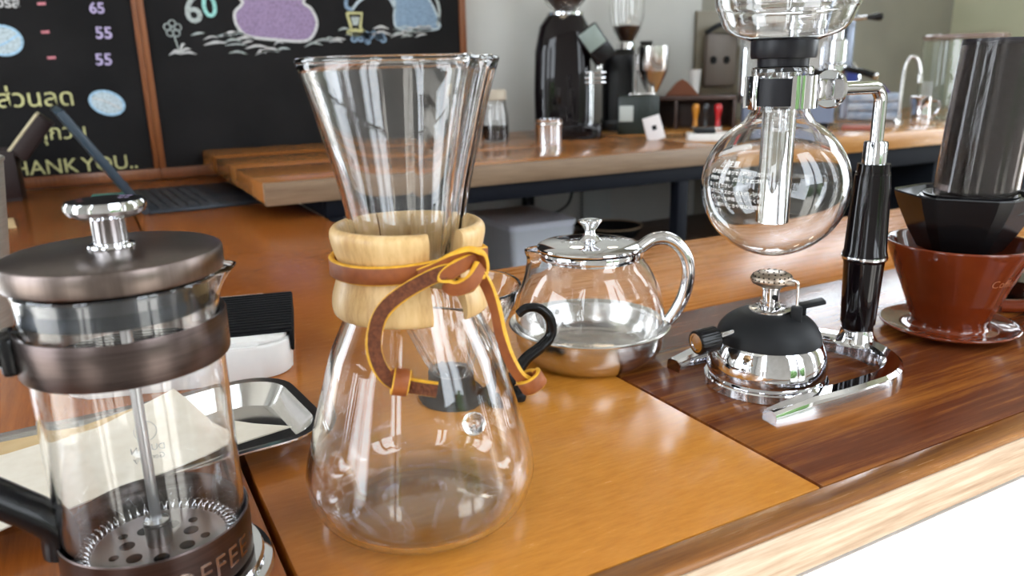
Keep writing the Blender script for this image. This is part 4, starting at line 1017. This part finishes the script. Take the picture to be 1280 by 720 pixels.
b = NB(); lathe(b, [(.022, .2805), (.030, .282), (.046, .300), (.066, .340), (.070, .42), (.068, .42), (.064, .342), (.044, .303), (.020, .284)], 48, cx=.006, closed=True); obj('bean_hopper', b, GLASS, g1, angle=40)
b = NB(); lathe(b, [(0, .285), (.020, .2855), (.042, .304), (.058, .335), (0, .345)], 40, cx=.006)
BEANS = noisy('coffee_beans', (.018, .006, .003), (.07, .022, .010), (220, 220, 220), rough=.4, bump=.8)
obj('coffee_beans', b, BEANS, g1)

# second grinder with clear hopper
g2 = thing('coffee_grinder', 'smaller dark grinder with clear glass bean hopper beside the steel funnel', 'grinder', (1.222, 1.672, ZR), face(1.222, 1.672))
b = NB(); rlo(b, [(.086, .12, .02, .026, 0, 0), (.088, .12, .02, .120, 0, 0), (.084, .11, .02, .182, 0, 0), (.070, .09, .02, .194, 0, 0)]); obj('grinder_body', b, BLACK, g2)
b = NB(); prism(b, rrect(.095, .15, .015, 5), 0, .026, .005, M=Tr(0, -.015, 0)); obj('grinder_base', b, BLACK, g2)
b = NB(); lathe(b, [(0, .194), (.024, .194), (.026, .197), (.022, .212), (0, .212)], 36, cx=.014); obj('hopper_collar', b, CHROME, g2)
b = NB(); lathe(b, [(.015, .213), (.018, .213), (.034, .243), (.043, .275), (.044, .36), (.0425, .36), (.0415, .276), (.0325, .244)], 48, cx=.016, closed=True); obj('bean_hopper', b, GLASS, g2, angle=40)
b = NB(); lathe(b, [(0, .216), (.016, .216), (.031, .244), (.034, .252), (0, .256)], 40, cx=.016); obj('coffee_beans', b, BEANS, g2)
b = NB(); cyl(b, .010, .030, 16, Tr(.050, -.02, .205) @ Ry(pi/2)); obj('adjust_knob', b, BLACK, g2)
b = NB(); cyl(b, .003, .045, 10, Tr(-.04, -.05, .192) @ Ry(-pi/2)); obj('lever', b, BLACK, g2)
# dosing funnel machine
fn_ = thing('dosing_funnel', 'steel funnel hopper standing on a small dark green machine box', 'funnel', (1.169, 1.508, ZR), face(1.169, 1.508))
b = NB(); box(b, -.055, .040, -.045, .045, 0.0, .088, .004); fb = obj('machine_box', b, mat('dark_green_enamel', (.008, .015, .012), .35), fn_)
b = NB(); box(b, -.052, -.020, -.0465, -.044, .030, .066, .0006); obj('pale_label', b, mat('pale_label', (.42, .45, .43), .5), fb)
b = NB(); box(b, -.030, .030, -.03, .03, .0885, .094, .002); obj('top_plate', b, STEEL, fn_)
b = NB(); lathe(b, [(.010, .0945), (.013, .0945), (.034, .140), (.036, .144), (.036, .197), (.0345, .198), (.0345, .145), (.0325, .141)], 44, cx=.034-.012, closed=True); obj('funnel_cone', b, STEEL, fn_, angle=30)
b = NB(); cyl(b, .004, .09, 10, Tr(-.018, 0, .094)); obj('support_rod', b, CHROME, fn_)
# dark wooden stand with tampers and cups on the shelf
DK = wood('dark_stand_wood', (.035, .018, .014), (.060, .030, .022), (.085, .045, .032), 'x', rough=.45, coat=.1)
ds = thing('wooden_stand', 'dark brown wooden stand behind the white price card', 'stand', (1.372, 1.585, ZR), face(1.335, 1.56))
b = NB(); box(b, -.11, .12, -.06, .06, .070, .080, .001); obj('top_board', b, DK, ds)
b = NB(); box(b, -.11, .12, .052, .060, 0, .070, .001); obj('back_board', b, DK, ds)
for x in (-.11, -.03, .112):
    b = NB(); box(b, x, x+.008, -.06, .052, 0, .070, .001); obj('side_board', b, DK, ds)
ZS = ZR+.080
def local(t, x, y):
    a = t.rotation_euler.z; return (t.location.x+x*cos(a)-y*sin(a), t.location.y+x*sin(a)+y*cos(a))
x, y = local(ds, -.015, -.01)
b = NB(); prism(b, [(-.040, 0), (.046, 0), (.020, .030), (.002, .042), (-.012, .034)], -.030, .030, .003, M=Tr(0, 0, 0) @ Rx(pi/2)); o = obj('paper_bag', b, mat('brown_bag', (.17, .055, .025), .7), smooth=False); o.location = (x, y, ZS); o.rotation_euler.z = ds.rotation_euler.z
tag(o, 'crumpled reddish brown bag on top of the dark wooden stand', 'bag')
pc = thing('paper_cup', 'small white cup behind the reddish brown bag', 'cup', (*local(ds, .018, .046), ZS), 0)
b = NB(); lathe(b, [(0, 0), (.011, 0), (.016, .060), (.0165, .062), (.015, .062), (.010, .003), (0, .003)], 28); obj('cup_wall', b, WHITEP, pc); b = NB(); lathe(b, [(.0152, .060), (.0170, .061), (.0170, .064), (.0152, .064)], 28, closed=True); obj('cup_lip', b, WHITEP, pc)
def tamper(x, y, col, label, h=.050, r=.0065):
    t = thing('tamper', label, 'tamper', (*local(ds, x, y), ZR), 0, 'tampers beside the dark stand')
    b = NB(); lathe(b, smooth_prof([(0, .008), (r, .008), (r*.9, .020), (r*1.0, .032), (r*1.45, .046), (r*1.45, .056), (r*.9, .062), (0, .063)], 3), 24); obj('tamper_handle', b, mat('tamper_'+label.split()[1], col, .25, coat=.4), t)
    b = NB(); lathe(b, [(0, 0), (.0120, 0), (.0120, .006), (.0095, .008), (0, .008)], 28); obj('tamper_base', b, STEEL, t)
tamper(.076, -.085, (.45, .006, .012), 'bright red tamper beside the dark wooden stand')
tamper(.046, -.085, (.010, .010, .012), 'small black tamper between the red and amber ones')
tamper(.022, -.085, (.55, .22, .015), 'small amber tamper beside the black one')
card = thing('price_card', 'white tent card with a black square print leaning on the rear table', 'card', (1.074, 1.330, ZR), face(1.074, 1.33)+.15)
b = NB(); box(b, -.0185, .0185, -.0008, .0008, 0, .052, .0003, M=Ry(-.28) @ Rx(-.22)); pcd = obj('card_front', b, mat('white_card', (.66, .62, .62), .5), card)
b = NB(); box(b, -.0185, .0185, -.0008, .0008, 0, .052, .0003, M=Tr(0, .026, 0) @ Ry(-.28) @ Rx(.22)); obj('card_back', b, MATS['white_card'], card)
b = NB(); box(b, -.004, .006, -.0014, -.0008, .022, .032, 0, M=Ry(-.28) @ Rx(-.22)); obj('card_mark', b, BLACK, pcd, smooth=False)
wt = thing('white_tray', 'flat white tray with a black pad at the end of the rear table', 'tray', (1.175, 1.262, ZR), face(1.175, 1.262)+.1)
b = NB(); prism(b, rrect(.120, .070, .012, 5), 0, .014, .003); obj('tray_body', b, WHITEP, wt)
b = NB(); box(b, -.046, -.002, -.028, .028, .0141, .024, .003); obj('black_pad', b, BLACKM, wt)
# dark panel on the back wall with a cable
pn = thing('wall_panel', 'dark olive brown panel on the wall behind the tampers', 'panel', (0, 0, 0))
b = NB(); box(b, 1.575, 2.10, YB-.012, YB-.001, T+.130, T+.360, .002); obj('panel_board', b, noisy('olive_brown_panel', (.13, .11, .075), (.17, .145, .10), (6, 6, 6), rough=.35), pn)
b = NB(); box(b, 1.60, 1.72, YB-.030, YB-.013, T+.150, T+.300, .012); obj('socket_box', b, mat('taupe_socket', (.16, .13, .11), .5), pn)
for x in (1.625, 1.675):
    b = NB(); cyl(b, .011, .004, 16, Tr(x, YB-.0295, T+.225) @ Rx(pi/2)); obj('socket_hole', b, HOLE, pn)
b = NB(); tube(b, [(1.59, YB-.035, T+.300), (1.64, YB-.045, T+.322), (1.71, YB-.045, T+.305), (1.76, YB-.04, T+.250), (1.79, YB-.03, T+.180), (1.82, YB-.02, T+.140)], .007, 10, 6)
tag(obj('power_cable', b, BLACKM), 'thick black cable arching over the socket on the dark panel', 'cable')

# ================================================================== espresso machine (behind the siphon)
em = thing('espresso_machine', 'chrome lever espresso machine with black handled levers behind the siphon bowl', 'espresso machine', (1.640, 1.400, ZR), face(1.64, 1.40))
b = NB(); rlo(b, [(.24, .26, .015, .060, -.07, .05), (.24, .26, .015, .250, -.07, .05), (.22, .24, .02, .275, -.07, .05)]); obj('machine_body', b, CHROME, em, angle=30)
b = NB(); rlo(b, [(.22, .24, .01, .012, -.07, .04), (.22, .24, .01, .058, -.07, .04)]); obj('drip_base', b, mat('blue_grey_panel', (.20, .24, .34), .3), em)
for x in (-.15, .02):
    for y in (-.05, .13):
        b = NB(); cyl(b, .010, .012, 14, Tr(x, y, 0)); obj('foot', b, BLACK, em)
b = NB(); box(b, .052, .070, -.085, .02, .020, .300, .006); obj('side_column', b, mat('steel_blue_panel', (.30, .34, .42), .25, metal=.6), em)
for i, (x, z) in enumerate(((-.06, .150), (.030, .150))):
    b = NB(); cyl(b, .026, .055, 28, Tr(x, -.120, z), bev=.004); cyl(b, .016, .04, 20, Tr(x, -.12, z+.055)); gh = obj('group_head', b, CHROME, em)
    b = NB(); tube(b, [(x, -.12, z+.09), (x+.03, -.125, z+.098), (x+.060, -.13, z+.100)], .0045, 10, 4); obj('lever_arm', b, CHROME, gh)
    b = NB(); lathe(b, smooth_prof([(0, 0), (.004, 0), (.0060, .010), (.0085, .022), (.0070, .032), (0, .034)], 3), 20); bmesh.ops.transform(b, matrix=Tr(x+.060, -.13, z+.100) @ Ry(pi/2), verts=b.verts[:]); obj('lever_grip', b, BLACK, gh)
    b = NB(); cyl(b, .029, .020, 28, Tr(x, -.120, z-.021), bev=.003); pfh = obj('portafilter', b, CHROME, em)
    b = NB(); tube(b, [(x+.02, -.13, z-.012), (x+.055, -.15, z-.018), (x+.085, -.165, z-.028)], lambda s: .0060+.002*s, 12, 4); obj('portafilter_handle', b, BLACK, pfh)
    b = NB(); cyl(b, .0078, .008, 14, Tr(x+.085, -.165, z-.028) @ axis_to((.8, -.4, -.25)), bev=.002); obj('handle_cap', b, CHROME, pfh)
    b = NB(); tube(b, [(x, -.12, z-.02), (x, -.12, z-.042), (x+.004, -.13, z-.055)], .006, 10, 4); obj('spout', b, CHROME, pfh)
b = NB(); tube(b, [(.072, -.10, .150), (.085, -.12, .125), (.082, -.125, .085)], .0032, 10, 5); obj('steam_wand', b, CHROME, em)
b = NB(); box(b, .060, .084, -.094, -.091, .095, .140, .001); obj('blue_tag', b, mat('blue_tag', (.035, .06, .30), .4), em)
b = NB(); box(b, -.19, .05, -.09, .17, .2755, .282, .002); obj('cup_rail', b, STEEL, em)
# tap, steel pitcher, folded cloth, clear canister on the back counter
fc = thing('water_tap', 'slim curved steel gooseneck tap on the back counter', 'tap', (1.823, 1.300, ZR), face(1.823, 1.3))
b = NB(); tube(b, [(0, 0, 0), (0, 0, .06), (.001, 0, .115), (.006, 0, .150), (.018, 0, .164), (.030, 0, .154), (.037, 0, .130), (.038, 0, .115)], .0042, 12, 5); obj('tap_neck', b, STEEL, fc, angle=60)
b = NB(); lathe(b, [(0, 0), (.012, 0), (.011, .008), (.006, .012), (0, .012)], 24); obj('tap_base', b, STEEL, fc)
b = NB(); cyl(b, .0062, .018, 14, Tr(.038, 0, .100), bev=.001); obj('tap_nozzle', b, STEEL, fc)
mp_ = thing('steel_pitcher', 'small steel milk pitcher in front of the gooseneck tap', 'pitcher', (1.838, 1.250, ZR), face(1.838, 1.25))
b = NB(); lathe(b, [(0, 0), (.0225, 0), (.0235, .002), (.0225, .030), (.0215, .062), (.0235, .068), (.0225, .068), (.0205, .062), (.0215, .004), (0, .004)], 40, rmod=lambda r, z, th, k: r+(.006*math.exp(-((th-pi)/.3)**2) if z > .06 else 0)); obj('pitcher_body', b, CHROME, mp_, angle=40)
b = NB(); tube(b, [(.020, 0, .058), (.036, 0, .055), (.038, 0, .035), (.022, 0, .014)], .003, 10, 5); obj('pitcher_handle', b, CHROME, mp_)
cl = thing('folded_cloth', 'folded blue and white cloth beside the espresso machine', 'cloth', (1.905, 1.450, ZR), face(1.905, 1.45))
CLB = noisy('blue_white_cloth', (.30, .38, .52), (.62, .66, .72), (40, 12, 80), rough=.8)
for k, (w_, z) in enumerate(((.16, 0), (.155, .024), (.150, .048))):
    b = NB(); box(b, -w_/2, w_/2, -.05, .05, z+.0005, z+.0235, .008, 3); obj('cloth_fold', b, CLB, cl)
b = NB(); prism(b, [(-.05, 0), (.05, 0), (.03, .022), (-.02, .026)], -.03, .03, .003, M=Tr(.0, 0, .072) @ Rx(pi/2)); obj('purple_fold', b, mat('purple_cloth', (.10, .07, .20), .8), cl)
pk = thing('snack_packet', 'flat reddish packet on the back counter under the pipe', 'packet', (1.60, 1.225, ZR), face(1.6, 1.225))
b = NB(); box(b, -.05, .04, -.03, .03, 0, .010, .004); obj('packet_body', b, mat('red_packet', (.34, .10, .07), .5), pk)
kc = thing('glass_canister', 'large clear glass canister with brown lid rim behind the smoky plunger press', 'canister', (2.10, 1.325, ZR), face(2.1, 1.325))
b = NB(); lathe(b, shell([(0, .001), (.096, .001), (.100, .004), (.100, .195), (.099, .205)], .002), 72); obj('glass_body', b, GLASS2, kc, angle=30)
b = NB(); lathe(b, [(.0, .2065), (.101, .2065), (.103, .209), (.103, .216), (.100, .219), (0, .219)], 72); obj('canister_lid', b, mat('brown_translucent_lid', (.45, .33, .28), .15, trans=.6), kc, angle=30)
for k in range(5):
    b = NB(); box(b, .1004, .1010, -.0008, .0008, .060, .100, 0, M=Rz(radians(-150+k*5))); obj('measure_mark', b, PRINT, kc, smooth=False)
# under the table
CLEARP = mat('clear_plastic', (.80, .84, .90), .15, trans=.75, ior=1.3)
sb_ = thing('storage_box', 'translucent plastic storage box on the low shelf behind the carafe', 'box', (0.812, 1.470, T-.228), face(.82, 1.49)+.5)
b = NB(); loft(b, [[(x, y, z) for x, y in rrect(w_, d, .012, 5)] for w_, d, z in ((.145, .20, 0), (.155, .21, .115), (.152, .207, .115), (.142, .197, .002))]); obj('box_wall', b, mat('frosted_plastic', (.84, .88, .95), .2, trans=.3, ior=1.2), sb_)
b = NB(); prism(b, rrect(.162, .217, .014, 5), .1155, .128, .003); obj('box_lid', b, mat('pale_blue_lid', (.72, .75, .84), .35), sb_)
for x, y, z in ((-.03, -.04, .003), (.03, .02, .003)):
    b = NB(); box(b, x-.03, x+.03, y-.045, y+.045, z, z+.07, .004); obj('packet', b, WHITEP, sb_)
pan = thing('frying_pan', 'round black pan with a tan rim on the low shelf under the table', 'pan', (1.190, 1.650, T-.228), face(1.2, 1.7))
b = NB(); lathe(b, [(0, 0), (.055, 0), (.078, .030), (.080, .034), (.076, .034), (.054, .004), (0, .004)], 48, z0=0.0); obj('pan_body', b, BLACKM, pan, angle=40)
b = NB(); lathe(b, [(.0765, .0342), (.0805, .0342), (.0805, .0370), (.0765, .0370)], 48, closed=True); obj('pan_rim', b, mat('tan_rim', (.45, .32, .20), .5), pan)
b = NB(); tube(b, [(-.078, 0, .034), (-.11, 0, .042), (-.125, -.01, .044)], .006, 10, 4); obj('pan_handle', b, BLACK, pan)
ws = thing('white_board', 'pale white panel leaning on the wall under the rear table', 'panel', (1.235, 1.797, T-.228), 0)
b = NB(); box(b, -.048, .048, -.010, .0, 0, .20, .002); obj('panel_sheet', b, mat('pale_panel', (.42, .45, .44), .6), ws)
b = NB(); tube(b, [(.96, 1.70, T-.03), (.955, 1.70, T-.10), (1.00, 1.70, T-.155), (1.08, 1.70, T-.135), (1.10, 1.70, T-.07), (1.09, 1.70, T-.03)], .0035, 8, 8)
tag(obj('hanging_cable', b, BLACKM), 'black cable hanging in a loop under the rear table', 'cable')
pt = thing('white_pot', 'small white pot with black knob on the low shelf under the back counter', 'pot', (1.335, 1.275, T-.228), 0)
b = NB(); lathe(b, [(0, 0), (.045, 0), (.050, .004), (.052, .062), (.050, .066), (0, .068)], 40); obj('pot_body', b, WHITEP, pt)
b = NB(); lathe(b, [(0, .068), (.010, .068), (.007, .075), (.013, .082), (.012, .090), (0, .092)], 24); obj('pot_knob', b, BLACK, pt)
b = NB(); box(b, 1.08, 1.775, 1.17, 1.798, T-.250, T-.228, .001); o = obj('floor_shelf', b, SHELFW); tag(o, 'low brown shelf board under the back counter', 'shelf')

# ================================================================== pendant bulbs over the rear table (seen only as glints on the counter)
def pendant(x, y, z, label):
    t = thing('pendant_lamp', label, 'lamp', (x, y, z), 0, 'bare bulb pendants over the rear table')
    b = NB(); sphere(b, .030, (0, 0, 0), 20); obj('bulb', b, mat('lit_bulb', (1, .95, .85), .3, emit=(1, .86, .66), estr=22.0), t)
    b = NB(); cyl(b, .016, .045, 18, Tr(0, 0, .026), bev=.003); obj('lamp_socket', b, BLACK, t)
    b = NB(); cyl(b, .0025, CH-z-.071, 8, Tr(0, 0, .071)); obj('lamp_cord', b, BLACK, t)
pendant(0.876, 1.40, T+.58, 'bare bulb pendant hanging over the tall black grinder')
pendant(1.102, 1.40, T+.65, 'bare bulb pendant hanging over the dosing funnel')
